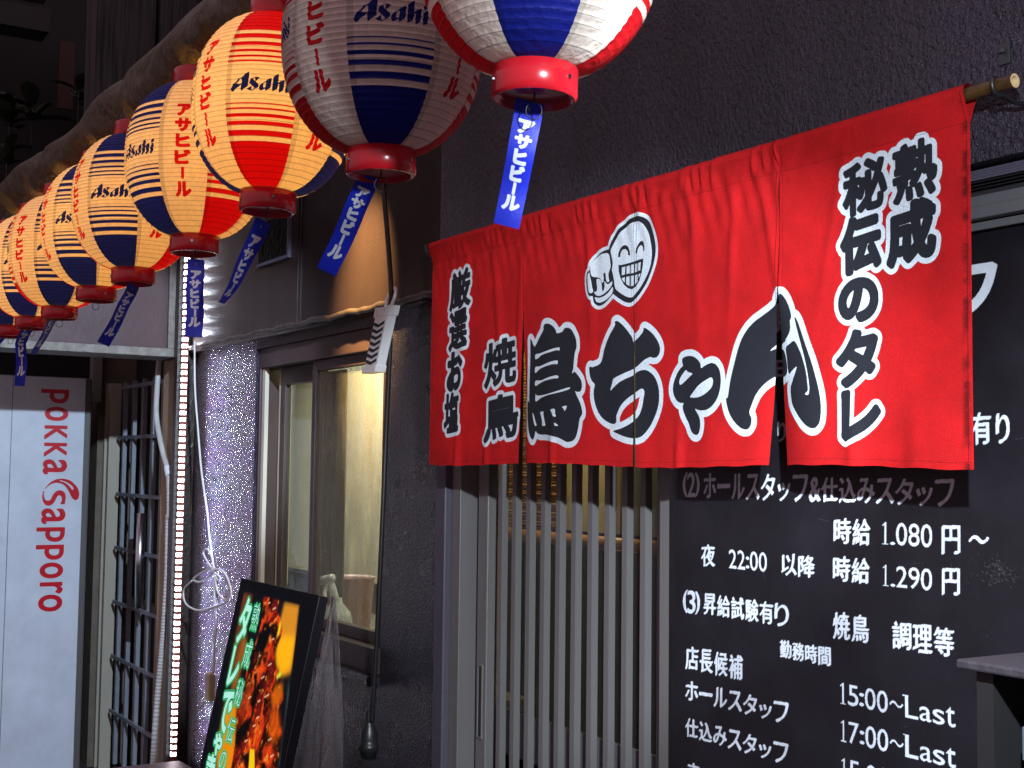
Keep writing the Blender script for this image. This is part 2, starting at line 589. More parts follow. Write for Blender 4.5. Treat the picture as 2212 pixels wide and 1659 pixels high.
def glass(name, tint, rough, dirt, dcol):
    m = bpy.data.materials.new(name)
    m.use_nodes = True
    nt = m.node_tree
    nt.nodes.remove(nt.nodes["Principled BSDF"])
    out = nt.nodes["Material Output"]
    tr = nt.nodes.new("ShaderNodeBsdfTransparent")
    tr.inputs[0].default_value = tint
    gl = nt.nodes.new("ShaderNodeBsdfGlossy")
    gl.inputs["Roughness"].default_value = rough
    lw = nt.nodes.new("ShaderNodeLayerWeight")
    lw.inputs[0].default_value = 0.5
    pw = nt.nodes.new("ShaderNodeMath"); pw.operation = 'POWER'; pw.inputs[1].default_value = 5.0
    fz = nt.nodes.new("ShaderNodeMath"); fz.operation = 'MULTIPLY_ADD'; fz.inputs[1].default_value = 0.95; fz.inputs[2].default_value = 0.03
    nt.links.new(lw.outputs["Facing"], pw.inputs[0])
    nt.links.new(pw.outputs[0], fz.inputs[0])
    m1 = nt.nodes.new("ShaderNodeMixShader")
    nt.links.new(fz.outputs[0], m1.inputs[0])
    nt.links.new(tr.outputs[0], m1.inputs[1])
    nt.links.new(gl.outputs[0], m1.inputs[2])
    df = nt.nodes.new("ShaderNodeBsdfDiffuse")
    df.inputs[0].default_value = dcol
    tc = nt.nodes.new("ShaderNodeTexCoord")
    mp = nt.nodes.new("ShaderNodeMapping")
    mp.inputs["Scale"].default_value = (9, 9, 2.2)
    no = nt.nodes.new("ShaderNodeTexNoise")
    no.inputs["Scale"].default_value = 1.6
    no.inputs["Detail"].default_value = 9
    no.inputs["Roughness"].default_value = 0.75
    nt.links.new(tc.outputs["Object"], mp.inputs[0])
    nt.links.new(mp.outputs[0], no.inputs["Vector"])
    r = nt.nodes.new("ShaderNodeMapRange")
    r.inputs[1].default_value, r.inputs[2].default_value = 0.38, 0.68
    r.inputs[3].default_value, r.inputs[4].default_value = dirt * 0.25, dirt
    nt.links.new(no.outputs[0], r.inputs[0])
    m2 = nt.nodes.new("ShaderNodeMixShader")
    nt.links.new(r.outputs[0], m2.inputs[0])
    nt.links.new(m1.outputs[0], m2.inputs[1])
    nt.links.new(df.outputs[0], m2.inputs[2])
    nt.links.new(m2.outputs[0], out.inputs[0])
    return m
GLASS_D = glass("dirty_glass", (0.86, 0.88, 0.84, 1), 0.08, 0.5, (0.30, 0.30, 0.26, 1))
GLASS_C = glass("clear_glass", (0.90, 0.93, 0.88, 1), 0.03, 0.10, (0.30, 0.30, 0.26, 1))
MB().box(XM + 0.010, WX1 - 0.062, 0.075, 0.079, 1.085, 1.962).build("window_pane", GLASS_D, wf)
MB().box(WX0 + 0.14, XM - 0.024, 0.110, 0.114, 1.085, 1.93).build("window_pane", GLASS_C, wf)

# room behind the window: a diagonal wall parts it from the dining room
room = MB()
room.box(-8.45, -8.40, 0.16, 1.6, 0.9, 2.5)
room.box(-8.45, -5.5, 1.6, 1.65, 0.9, 2.5)
dwx, dwy = -5.55 + 3.42, 1.66 - 0.31
room.obox((-3.38, 0.16, 0.9), (-5.75 + 3.38, 1.50, 0), (0.03, 0.045, 0), (0, 0, 1.6))
room.box(-8.45, -3.40, 0.31, 1.66, 2.46, 2.5)
room.build("room_wall", mat("room_cream", (0.55, 0.53, 0.40, 1), 0.7, mottle=(4, 0.4, (0.42, 0.40, 0.28, 1))), shop)
MB().box(-8.4, -3.46, 0.155, 1.6, 0.86, 0.90).build("room_counter", mat("room_counter", (0.25, 0.22, 0.16, 1), 0.5), shop)
cur = MB()
nn = 60
xa, xb = at(560, 1000, 0.80)[0], at(628, 1000, 0.80)[0]
PP = np.zeros((2, nn, 3))
for j in range(nn):
    t = j / (nn - 1)
    x = xa + (xb - xa) * t
    y = 0.80 + 0.022 * sin(t * 38) + 0.012 * sin(t * 17 + 1)
    PP[0, j] = (x, y, 1.0)
    PP[1, j] = (x, y, 2.4)
cur.grid(PP)
cur.build("room_curtain", mat("room_curtain", (0.50, 0.42, 0.22, 1), 0.8, mottle=(8, 0.3, (0.38, 0.32, 0.17, 1))), shop, smooth=True)
pt = MB()
xa, xb = at(627, 1000, 0.95)[0], at(900, 1000, 0.95)[0]
pt.box(xa, xb, 0.95, 0.97, 1.06, 2.40)
pt.build("room_partition", mat("room_partition", (0.66, 0.64, 0.53, 1), 0.6, mottle=(5, 0.4, (0.52, 0.50, 0.38, 1))), shop)
xa, xb = at(690, 1000, 0.27)[0], at(745, 1000, 0.27)[0]
MB().box(xa, xb, 0.27, 0.275, 0.97, 1.99).build("grey_film", mat("grey_film", (0.20, 0.20, 0.19, 1), 0.5, mottle=(14, 0.8, (0.07, 0.07, 0.068, 1))), shop)
al = bpy.data.lights.new("room_lamp", 'AREA')
al.shape, al.size, al.size_y, al.energy, al.color = 'RECTANGLE', 1.6, 0.2, 64.0, (1.0, 0.96, 0.80)
ao = bpy.data.objects.new("room_lamp", al)
COL.objects.link(ao)
ao.location = (-5.0, 0.50, 2.42)

# things on the window sill, inside
p = at(735, 1300, 0.33)
pot = thing("bucket", (p[0], 0.36, 0.90), "pinkish plastic bucket standing inside behind the dirty window pane", "bucket")
zt = at(735, 1245, 0.36)[2]
pm = MB().lathe([(0.085, 0.0), (0.105, zt - 0.90), (0.108, zt - 0.895), (0.100, zt - 0.905), (0.082, 0.012)], 40, (p[0], 0.36, 0.90))
pm.disc(0.082, 0.912, 40, (p[0], 0.36))
pm.build("bucket_body", mat("pink_plastic", (0.46, 0.30, 0.30, 1), 0.5), pot, smooth=True)
p = at(727, 1330, 0.20)
bt = thing("spray_bottle", (p[0], 0.20, 0.90), "translucent spray bottle standing inside at the bottom of the window", "bottle")
BOT = mat("cloudy_plastic", (0.62, 0.66, 0.64, 1), 0.25, mottle=(20, 0.4, (0.45, 0.50, 0.50, 1)))
zs = at(727, 1320, 0.20)[2]
bm_ = MB().lathe([(0.0, 0.0), (0.058, 0.002), (0.060, 0.02), (0.058, zs - 0.93), (0.050, zs - 0.905), (0.022, zs - 0.87), (0.018, zs - 0.85)], 32, (p[0], 0.20, 0.90))
bm_.build("bottle_body", BOT, bt, smooth=True)
hd = MB()
zh = at(705, 1247, 0.20)[2]
hd.tube(smooth_path([(p[0], 0.20, zs - 0.06), (p[0] - 0.01, 0.20, zs + 0.02), (p[0] - 0.03, 0.19, zh - 0.03), (p[0] - 0.055, 0.18, zh)]), 0.017, 12)
hd.tube([(p[0] - 0.09, 0.17, zh - 0.012), (p[0] - 0.02, 0.19, zh + 0.004)], 0.016, 12)
hd.build("trigger_head", WHITEP, bt, smooth=True)
tg = MB().tube(smooth_path([(p[0] - 0.04, 0.185, zh - 0.01), (p[0] - 0.02, 0.16, zh - 0.05), (p[0] + 0.01, 0.15, zh - 0.10)]), 0.008, 8)
tg.build("trigger", WHITEP, bt, smooth=True)

# door surround and sliding door
MB().box(-3.352, -3.292, 0.018, 0.14, 0, 2.14).build("door_post", PURPLE, shop, bevel=0.004)
MB().box(XD0, -3.240, 0.040, 0.14, 0, 2.14).build("door_jamb", GREYM, shop, bevel=0.002)
MB().box(-2.327, XD1, 0.040, 0.14, 0, 2.14).build("door_jamb", GREYM, shop, bevel=0.002)
MB().box(-3.240, -2.327, 0.045, 0.30, 2.04, 2.138).build("door_lintel", GREYD, shop)
YD = 0.083
dr = MB()
dr.box(-3.212, -3.158, YD, YD + 0.035, 0.02, 2.03)
dr.box(-2.392, -2.340, YD, YD + 0.035, 0.02, 2.03)
dr.box(-3.158, -2.392, YD + 0.012, YD + 0.035, 0.02, 0.12)
dr.box(-3.158, -2.392, YD + 0.012, YD + 0.035, 1.95, 2.03)
door = dr.build("sliding_door", GREYM, shop, bevel=0.003)
sl = MB()
for k in range(10):
    x = -3.100 + 0.0717 * k
    sl.box(x, x + 0.0205, YD, YD + 0.0195, 0.122, 1.948)
    sl.box(x + 0.0206, x + 0.0212, YD + 0.007, YD + 0.0095, 0.122, 1.948)
sl.build("slat_grille", GREYM, door, bevel=0.0015)
rl = MB()
za = at(1090, 1530, 0.13)[2]
rl.box(-3.158, -2.392, 0.122, 0.135, za - 0.12, za)
rl.build("door_rail", GREYD, door)
MB().box(-3.156, -2.394, 0.125, 0.128, za + 0.002, 1.948).build("door_pane", glass("door_glass", (0.92, 0.93, 0.90, 1), 0.03, 0.012, (0.3, 0.3, 0.28, 1)), door)
ha = at(1033, 1500, YD)
hp = MB()
hz0, hz1 = at(1033, 1590, YD)[2], at(1033, 1438, YD)[2]
hx = -3.186
for (x0, x1, z0, z1) in ((hx - 0.014, hx - 0.009, hz0, hz1), (hx + 0.009, hx + 0.014, hz0, hz1), (hx - 0.014, hx + 0.014, hz0 - 0.005, hz0), (hx - 0.014, hx + 0.014, hz1, hz1 + 0.005)):
    hp.box(x0, x1, YD - 0.004, YD + 0.002, z0, z1)
hp.build("door_handle", GREYM, door, bevel=0.001)
MB().box(hx - 0.009, hx + 0.009, YD - 0.0012, YD + 0.001, hz0, hz1).build("handle_recess", BLACKM, door)

# inside the door
ins = MB()
ins.box(-7.2, -1.9, 2.3, 2.35, 0, 2.6)
ins.box(-7.25, -7.2, 1.7, 2.35, 0, 2.6)
ins.box(-1.95, -1.9, 0.31, 2.3, 0, 2.6)
ins.box(-7.2, -1.9, 0.31, 2.3, 2.55, 2.6)
ins.build("inner_wall", mat("inner_brown", (0.075, 0.045, 0.028, 1), 0.6, mottle=(5, 0.5, (0.03, 0.02, 0.014, 1))), shop)
zr = at(1250, 1168, 0.42)[2]
xa, xb = at(1080, 1168, 0.42)[0], at(1460, 1168, 0.42)[0]
MB().tube([(xa, 0.42, zr), (xb, 0.42, zr)], 0.020, 14).build("wood_rail", mat("honey_wood", (0.45, 0.22, 0.07, 1), 0.35, mottle=(25, 0.5, (0.30, 0.13, 0.04, 1))), shop, smooth=True)
MB().box(xa, xb, 0.43, 0.45, 0.0, zr - 0.015).build("counter_front", mat("counter_brown", (0.05, 0.032, 0.02, 1), 0.35, mottle=(8, 0.6, (0.02, 0.013, 0.01, 1))), shop)
xa, xb = at(1180, 1050, 0.52)[0], at(1330, 1050, 0.52)[0]
MB().box(xa, xb, 0.52, 0.54, zr + 0.02, 2.4).build("inner_panel", mat("inner_cream", (0.52, 0.48, 0.31, 1), 0.7, mottle=(4, 0.3, (0.42, 0.38, 0.24, 1))), shop)
MB().box(xb + 0.01, xb + 0.6, 0.53, 0.55, zr + 0.02, 2.4).build("inner_panel_dark", mat("inner_grey_green", (0.12, 0.125, 0.10, 1), 0.6, mottle=(9, 0.6, (0.06, 0.065, 0.055, 1))), shop)
bl = MB()
xa, xb = at(1080, 1050, 0.48)[0], at(1206, 1050, 0.48)[0]
k = 0
z = zr + 0.022
while z < 2.0:
    bl.tube([(xa - 0.1, 0.48 + 0.002 * sin(k), z), (xb, 0.48 + 0.002 * cos(k * 2), z + 0.001 * sin(k * 3))], 0.0042 + 0.0008 * sin(k * 1.9), 6)
    z += 0.0098
    k += 1
blo = bl.build("bamboo_blind", mat("bamboo_slats", (0.42, 0.24, 0.09, 1), 0.5, mottle=(60, 0.9, (0.16, 0.07, 0.025, 1))), None)
tag(blo, "brown bamboo roll blind hanging inside behind the door slats", "blind")
for (nm, loc, e, col, r) in (("inner_lamp", (-2.75, 1.6, 2.3), 36, (1.0, 0.72, 0.38), 0.08), ("counter_lamp", (-3.3, 0.345, 2.2), 16.0, (1.0, 0.80, 0.48), 0.04)):
    l = bpy.data.lights.new(nm, 'POINT')
    l.energy, l.color, l.shadow_soft_size = e, col, r
    o = bpy.data.objects.new(nm, l)
    o.location = loc
    COL.objects.link(o)

# right of the door: wall recess, window rail
MB().box(XD1, 1.8, 0.075, 0.30, 0, 2.14).build("recess_wall", mat("recess_dark", (0.02, 0.018, 0.022, 1), 0.5), shop)
rb = MB()
rb.box(XD1, 1.8, 0.02, 0.074, 2.072, 2.092)
rb.box(XD1, 1.8, 0.008, 0.074, 2.050, 2.070)
rb.box(XD1, 1.8, 0.028, 0.074, 2.034, 2.048)
rb.build("shutter_rail", GREYD, shop, bevel=0.002)
sl2 = MB()
for k in range(4):
    sl2.box(-1.9, 1.8, 0.010 + 0.004 * k, 0.02 + 0.004 * k, 2.116 + 0.0055 * k, 2.120 + 0.0055 * k)
sl2.build("soffit_ribs", PURPLE, shop)

#@@BOARD
# ================================================================== black notice with white writing
BY = 0.034
bx0, bx1, bz0, bz1 = XD1 + 0.004, 1.2, 0.35, 2.03
cv = Canvas(bx0, -0.75, bz0, bz1, 1050)
msk, msk_thin = cv.new(), cv.new()
f5 = crop(2400, 1700, 0.798)
def row(txt, box, thin=False, gap=0.06, narrow=None):
    """box = crop px of the first glyph's left/top and the last glyph's right/bottom"""
    x0, y0, x1, y1 = box
    A, B = at(*f5(x0, y0), BY), at(*f5(x1, y1), BY)
    xl, xr, zt, zb = A[0], B[0], A[2], B[2]
    h = zt - zb
    tot, ws = 0, []
    for c in txt:
        wd = narrow.get(c, 1.0) if narrow else 1.0
        ws.append(wd)
        tot += wd
    x = xl
    for c, wd in zip(txt, ws):
        cw = (xr - xl) * wd / tot
        g0, g1 = x + cw * gap, x + cw * (1 - gap)
        t0, t1 = zt, zb
        if c == 'ー':
            t0, t1 = zt - h * 0.42, zb + h * 0.42
        elif c in 'ッ':
            t0 = zt - h * 0.32
            g0 += cw * 0.06
            g1 -= cw * 0.06
        elif c in '〜':
            t0, t1 = zt - h * 0.36, zb + h * 0.36
        elif c == '.':
            t0 = zb + h * 0.12
        elif c == ':':
            t0, t1 = zt - h * 0.3, zb + h * 0.08
        elif c in 'as':
            t0 = zt - h * 0.36
        elif c == 't':
            t0 = zt - h * 0.14
        elif c in '1' and thin:
            g0 += cw * 0.30
            g1 -= cw * 0.34
        if c == '1' and thin:          # roman numeral one: stem, flag and foot
            cx, t_ = x + cw * 0.55, h * 0.042
            cv.poly(msk_thin, [(cx - t_, zb), (cx + t_, zb), (cx + t_, zt), (cx - t_ * 0.4, zt), (cx - t_, zt - h * 0.03)])
            cv.poly(msk_thin, [(cx, zt), (cx - cw * 0.28, zt - h * 0.13), (cx - cw * 0.28, zt - h * 0.17), (cx, zt - h * 0.09)])
            cv.poly(msk_thin, [(cx - cw * 0.28, zb + h * 0.03), (cx + cw * 0.28, zb + h * 0.03), (cx + cw * 0.28, zb), (cx - cw * 0.28, zb)])
        elif c != ' ':
            m = msk_thin if thin else msk
            cv.put(m, c, g0, g1, t0, t1, shear=0.0 if thin else 0.05)
            if thin and c == 'L':
                s = cw * 0.16
                cv.poly(m, [(g0 - s, zt), (g0 + s * 1.6, zt), (g0 + s * 1.6, zt - h * 0.03), (g0 - s, zt - h * 0.03)])
        x += cw
SM = {'ッ': 0.85, '(': 0.45, ')': 0.45, '&': 0.7, '.': 0.45, ':': 0.45, ' ': 0.6, '1': 0.85}
row("(2)", (362, 203, 442, 322), narrow={'(': 0.5, ')': 0.5, '2': 0.9}, gap=0.02)
row("ホールスタッフ", (460, 205, 985, 345), gap=0.07)
row("&", (985, 225, 1045, 345))
row("仕込みスタッフ", (1042, 225, 1700, 368), gap=0.05)
row("時給", (1105, 425, 1288, 562)); row("1.080", (1330, 445, 1590, 572), True, narrow=SM); row("円", (1628, 462, 1728, 606)); row("〜", (1760, 465, 1872, 600))
row("夜", (448, 553, 523, 668)); row("22:00", (588, 580, 785, 692), True, narrow=SM); row("以降", (850, 600, 1022, 722))
row("時給", (1103, 612, 1288, 752)); row("1.290", (1335, 655, 1592, 785), True, narrow=SM); row("円", (1632, 672, 1728, 810))
row("(3)", (362, 780, 442, 902), narrow={'(': 0.5, ')': 0.5, '3': 0.9}, gap=0.02)
row("昇給試験有り", (458, 795, 892, 965)); row("焼鳥", (1103, 885, 1286, 1045)); row("調理等", (1390, 932, 1702, 1115))
row("勤務時間", (840, 1025, 1098, 1158)); row("店長候補", (370, 1055, 656, 1228))
row("ホールスタッフ", (370, 1225, 888, 1445)); row("15:00〜Last", (1128, 1235, 1706, 1462), True, narrow={':': 0.45, '〜': 1.25, '1': 0.85, 'L': 1.15, 't': 0.8})
row("仕込みスタッフ", (370, 1408, 888, 1645)); row("17:00〜Last", (1130, 1418, 1706, 1665), True, narrow={':': 0.45, '〜': 1.25, '1': 0.85, 'L': 1.15, 't': 0.8})
row("ホールスタッフ", (380, 1625, 888, 1850)); row("15:00〜Last", (1135, 1605, 1706, 1870), True, narrow={':': 0.45, '〜': 1.25, '1': 0.85, 'L': 1.15, 't': 0.8})
f3 = crop(3400, 1000, 0.603)
A, B = at(*f3(560, 120), BY), at(*f3(868, 385), BY)
big = cv.new()
cv.put(big, "フ", A[0], B[0], A[2] + 0.004, B[2])
A, B = at(*f3(700, 1038), BY), at(*f3(835, 1240), BY)
cv.put(msk, "有", A[0], B[0], A[2], B[2], 0.04)
A, B = at(*f3(868, 1045), BY), at(*f3(955, 1235), BY)
cv.put(msk, "り", A[0], B[0], A[2], B[2])
fD = crop(2840, 1100, 0.37975)
for ch, b4 in (("時", (560, 235, 720, 610)), ("日", (575, 845, 665, 1015)), ("り", (590, 1480, 670, 1680))):
    A, B = at(*fD(b4[0], b4[1]), BY), at(*fD(b4[2], b4[3]), BY)
    cv.put(msk, ch, A[0], B[0], A[2], B[2])
base = flat(cv, (24, 23, 29))
nz = noise2(cv.H, cv.W, 14)
base *= (0.75 + 0.5 * nz)[..., None]
# scuffs
sc = cv.new()
for _ in range(90):
    x, z = bx0 + rng.random() * 1.3, bz0 + 0.5 + rng.random() * 1.2
    a, L = rng.random() * 6.28, 0.004 + 0.03 * rng.random() ** 3
    dx, dz = cos(a) * L, sin(a) * L
    t = 0.0006
    cv.poly(sc, [(x, z), (x + dx, z + dz), (x + dx + t, z + dz + t), (x + t, z + t)])
for _ in range(150):
    x, z = at(2150, 1235, BY)[0] + rng.normal() * 0.022, at(2150, 1235, BY)[2] + rng.normal() * 0.012
    a, L = -0.5 + rng.normal() * 0.5, 0.006 * rng.random()
    t = 0.0007
    cv.poly(sc, [(x, z), (x + cos(a) * L, z + sin(a) * L), (x + cos(a) * L + t, z + sin(a) * L + t), (x + t, z + t)])
base = over(base, sc * 0.45, (120, 128, 120))
chip = np.clip((noise2(cv.H, cv.W, 160) - 0.30) * 9, 0.25, 1)
WT = (212, 222, 236)
nib = msk.copy()                       # slanted broad nib of a brush
for k in range(-1, 3):
    dx_, dy_ = k, -int(round(k * 0.6))
    nib |= np.roll(np.roll(msk, dx_, 1), dy_, 0)
base = over(base, cv.fat(nib, 0.0003) * (0.93 + 0.07 * chip), WT)
base = over(base, cv.fat(msk_thin, 0.0004), WT)
base = over(base, cv.fat(big, 0.004), WT)
nb = MB()
dx = (-0.75 - bx0)
# a thin, slightly buckled sheet
N1, N2 = 50, 30
PP = np.zeros((N2, N1, 3)); UU = np.zeros((N2, N1, 2))
for i in range(N2):
    for j in range(N1):
        s, t = j / (N1 - 1), i / (N2 - 1)
        x, z = bx0 + s * dx, bz0 + t * (bz1 - bz0)
        PP[i, j] = (x, BY + 0.0025 * sin(x * 9 + z * 2) * min(1, s * 6) + 0.0015 * sin(z * 13 + x * 4) * min(1, s * 6), z)
        UU[i, j] = (s, t)
nb.grid(PP, UU)
nbo = nb.build("notice_board", img_mat("notice_print", base, 0.38, weave=(900, 0.0006), grime=(5, 0.35)), None, smooth=True)
so = nbo.modifiers.new("thickness", 'SOLIDIFY'); so.thickness = 0.003; so.offset = 1.0
tag(nbo, "black staff notice sheet with white Japanese writing and hours beside the door", "notice")

#@@NOREN
# ================================================================== red shop curtain
NY, NZT, NZB = -0.092, 2.242, 1.628
nx0, nx1 = at(935, 600, NY)[0], at(2099, 600, NY)[0]
cvn = Canvas(nx0 - 0.03, nx1 + 0.03, NZB - 0.02, NZT + 0.12, 1450)
def npt(fn):
    return lambda x, y: tuple(at(*fn(x, y), NY)[[0, 2]])
black, cut, halo, emb, embw = (cvn.new() for _ in range(5))
def trace(fn, outer, holes=(), tgt=None):
    q = npt(fn)
    m = cvn.new()
    cvn.poly(m, curve_poly([q(*p) for p in outer]))
    for hh in holes:
        cvn.poly(m, curve_poly([q(*p) for p in hh], 4), False)
    tgt |= m
fA = crop(2040, 1220, 0.36166)
trace(fA, [(125,320),(165,395),(185,390),(235,300),(278,225),(282,185),(300,155),(345,155),(390,185),(418,225),(430,258),(490,238),(510,205),(545,197),(585,215),(615,265),(640,330),(645,410),(628,470),(618,560),(612,640),(600,695),(625,678),(655,705),(690,755),(705,810),(702,865),(685,892),(655,895),(635,888),(650,930),(685,1010),(705,1080),(710,1140),(685,1190),(670,1290),(650,1380),(620,1430),(575,1452),(540,1448),(480,1415),(400,1390),(320,1378),(240,1375),(200,1360),(178,1335),(165,1390),(145,1430),(115,1400),(90,1330),(75,1230),(70,1110),(72,1020),(82,985),(97,1010),(100,880),(110,700),(120,500)],
 [[(182,490),(240,475),(330,445),(400,422),(460,412),(458,447),(430,443),(350,465),(260,495),(220,525),(182,540)],
  [(178,628),(240,615),(330,580),(390,560),(442,555),(440,595),(400,593),(300,620),(230,650),(178,690)],
  [(180,775),(250,770),(350,735),(440,715),(453,745),(400,752),(300,775),(230,805),(178,832)],
  [(180,915),(200,935),(300,925),(430,890),(520,860),(570,846),(582,855),(550,875),(450,905),(340,930),(250,960),(180,1000)],
  [(140,1130),(155,1150),(175,1220),(190,1270),(168,1272),(152,1210)],
  [(235,1125),(275,1113),(280,1160),(295,1230),(302,1272),(262,1272),(258,1220),(245,1160)],
  [(370,1095),(420,1085),(428,1130),(436,1172),(405,1165),(390,1130)],
  [(500,1062),(548,1052),(528,1108),(515,1085)], [(425,1240),(462,1273),(428,1273)]], black)
trace(crop(2290, 1200, 0.36166), [(370,215),(365,190),(390,180),(430,205),(480,260),(520,315),(548,360),(560,405),(580,395),(640,330),(665,290),(668,260),(685,256),(730,285),(780,335),(820,400),(842,465),(838,530),(805,575),(760,580),(740,572),(680,600),(610,665),(600,675),(545,710),(470,745),(400,780),(352,808),(335,860),(315,935),(350,905),(410,850),(490,805),(560,770),(600,735),(650,715),(700,718),(750,750),(790,800),(820,880),(832,970),(825,1080),(795,1180),(745,1290),(690,1370),(640,1420),(580,1438),(500,1430),(420,1405),(345,1370),(430,1340),(500,1305),(570,1255),(620,1195),(650,1110),(665,1020),(675,960),(665,925),(640,917),(600,945),(540,990),(480,1040),(430,1100),(395,1170),(380,1215),(382,1255),(365,1290),(320,1290),(260,1262),(205,1210),(165,1130),(140,1030),(135,940),(145,870),(115,830),(95,770),(88,700),(100,675),(130,680),(210,630),(250,480),(300,350),(350,260)], [], black)
trace(crop(2590, 1340, 0.27125), [(350,270),(400,242),(470,232),(540,248),(600,290),(640,345),(652,410),(700,380),(760,348),(810,337),(860,355),(905,415),(930,500),(938,600),(930,700),(905,810),(860,900),(800,970),(730,1010),(660,1015),(600,1005),(555,993),(590,1050),(625,1110),(640,1180),(635,1270),(610,1340),(570,1358),(520,1340),(480,1290),(460,1230),(445,1190),(400,1110),(365,1030),(352,960),(362,905),(320,905),(270,880),(225,820),(203,750),(203,670),(225,580),(265,490),(310,420),(357,372),(345,320)],
 [[(405,437),(440,465),(515,490),(470,530),(400,590),(325,648),(300,635),(300,590),(320,540),(360,485)],
  [(470,822),(520,760),(600,670),(680,610),(760,560),(800,545),(825,575),(825,640),(800,700),(740,760),(660,810),(570,835),(510,832)]], black)
trace(fD, [(590,190),(608,175),(640,300),(640,600),(592,655),(550,690),(502,745),(585,720),(620,830),(610,965),(520,1020),(440,1090),(370,1190),(330,1290),(303,1385),(320,1440),(322,1500),(300,1550),(270,1565),(220,1548),(160,1490),(105,1400),(75,1300),(68,1235),(85,1220),(110,1050),(150,870),(200,680),(260,550),(340,450),(430,380),(510,320),(570,260)], [], black)
trace(fD, [(610,150),(650,175),(690,260),(712,340),(715,390),(700,430),(700,500),(680,560),(640,610),(620,590),(610,400),(605,250)], [], black)
trace(fD, [(630,705),(690,660),(740,635),(790,720),(830,830),(860,950),(875,1080),(878,1150),(848,1185),(860,1200),(885,1195),(895,1120),(880,980),(850,820),(800,620),(765,470),(752,385),(790,450),(850,640),(920,850),(980,1080),(1010,1250),(1015,1400),(1000,1500),(960,1555),(910,1560),(840,1520),(760,1430),(700,1345),(665,1275),(655,1130),(690,1050),(755,905),(700,935),(640,965),(630,800)], [], black)
# the brush-lettered columns
small, dense = cvn.new(), cvn.new()
DENSE = '熟秘厳選焼鳥塩'
def brush(ch, fn, xl, xr, top, bot, shear=0.10, r=0.0):
    xa = at(*fn(xl, (top[1] + bot[1]) / 2), NY)[0]
    xb = at(*fn(xr, (top[1] + bot[1]) / 2), NY)[0]
    g_ = r
    cvn.put(dense if ch in DENSE else small, ch, xa + g_, xb - g_, at(*fn(*top), NY)[2] - g_, at(*fn(*bot), NY)[2] + g_, shear)
fG, fH, fF = crop(3230, 480, 0.47016), crop(3200, 1200, 0.36166), crop(1690, 1000, 0.48193)
RR = 0.0050
brush("熟", fG, 600, 985, (850, 130), (690, 675), r=RR); brush("成", fG, 552, 970, (800, 650), (740, 1180), r=RR)
brush("秘", fG, 182, 565, (420, 292), (320, 775), r=RR); brush("伝", fG, 165, 505, (380, 765), (300, 1260), r=RR)
xa = at(*fG(145, 1500), NY)[0]; xb = at(*fG(475, 1500), NY)[0]
cvn.put(small, "の", xa + RR, xb - RR, at(*fG(370, 1293), NY)[2] - RR, at(*fH(420, 190), NY)[2] + RR)
brush("タ", fH, 240, 692, (500, 258), (400, 885), r=RR); brush("レ", fH, 290, 712, (370, 915), (430, 1480), r=RR)
RS = 0.0040
brush("厳", fF, 168, 340, (300, 120), (250, 448), r=RS); brush("選", fF, 165, 318, (260, 452), (240, 782), r=RS)
brush("お", fF, 158, 285, (230, 797), (220, 1113), r=RS); brush("塩", fF, 138, 255, (210, 1128), (200, 1455), r=RS)
brush("焼", fF, 447, 710, (620, 690), (560, 1080), r=RR); brush("鳥", fF, 442, 722, (600, 1140), (560, 1525), r=RR)
# emblem
fE = crop(2280, 810, 0.25915)
trace(fE, [(455,660),(490,570),(540,450),(620,340),(720,245),(800,185),(880,157),(950,165),(1020,205),(1080,290),(1125,410),(1150,540),(1158,660),(1145,800),(1115,930),(1070,1060),(1020,1180),(960,1280),(890,1380),(820,1450),(770,1478),(700,1465),(620,1420),(550,1365),(520,1345),(480,1395),(400,1480),(330,1520),(280,1518),(240,1480),(228,1430),(222,1380),(180,1375),(150,1330),(130,1230),(125,1120),(140,1030),(180,985),(190,920),(230,830),(290,750),(370,690),(430,670)], [], emb)
for pl in ([(485,690),(520,600),(570,490),(650,380),(740,300),(830,250),(900,238),(960,262),(1010,330),(1060,430),(1090,560),(1105,700),(1095,850),(1060,980),(1010,1100),(950,1210),(880,1310),(820,1380),(770,1397),(700,1375),(630,1330),(570,1280),(548,1240),(530,1120),(510,1020),(500,970),(512,890),(505,810)],
           [(190,950),(200,890),(250,810),(320,750),(390,722),(440,725),(465,765),(475,850),(482,920),(465,980),(450,1040),(455,1100),(463,1150),(435,1165),(415,1130),(408,1060),(395,1020),(372,1040),(378,1100),(370,1160),(350,1170),(335,1130),(310,1100),(270,1090),(220,1080),(200,1040)],
           [(150,1060),(180,1020),(190,1080),(205,1160),(215,1240),(228,1300),(210,1330),(175,1320),(155,1230),(148,1140)],
           [(275,1115),(320,1120),(340,1170),(350,1240),(355,1290),(375,1290),(390,1220),(388,1150),(410,1170),(440,1195),(480,1170),(505,1150),(500,1210),(450,1280),(380,1340),(310,1372),(262,1360),(240,1315),(270,1300),(278,1230),(270,1170)],
           [(250,1395),(310,1400),(380,1375),(450,1320),(510,1240),(520,1290),(490,1360),(420,1430),(340,1470),(280,1470),(258,1440)]):
    trace(fE, pl, [], embw)
embk = cvn.new()
trace(fE, [(592,778),(600,700),(640,630),(695,600),(740,620),(765,690),(772,750),(748,752),(740,700),(715,665),(685,660),(650,680),(625,730),(620,775)], [], embk)
trace(fE, [(858,720),(875,640),(910,560),(940,535),(970,550),(990,620),(985,685),(970,680),(965,630),(940,600),(915,615),(890,670),(880,720)], [], embk)
q = npt(fE)
cvn.poly(embk, [q(*p) for p in [(598,905),(700,890),(800,858),(900,825),(975,805),(970,900),(950,1020),(910,1150),(860,1230),(800,1272),(740,1255),(680,1200),(630,1100),(605,1000)]])
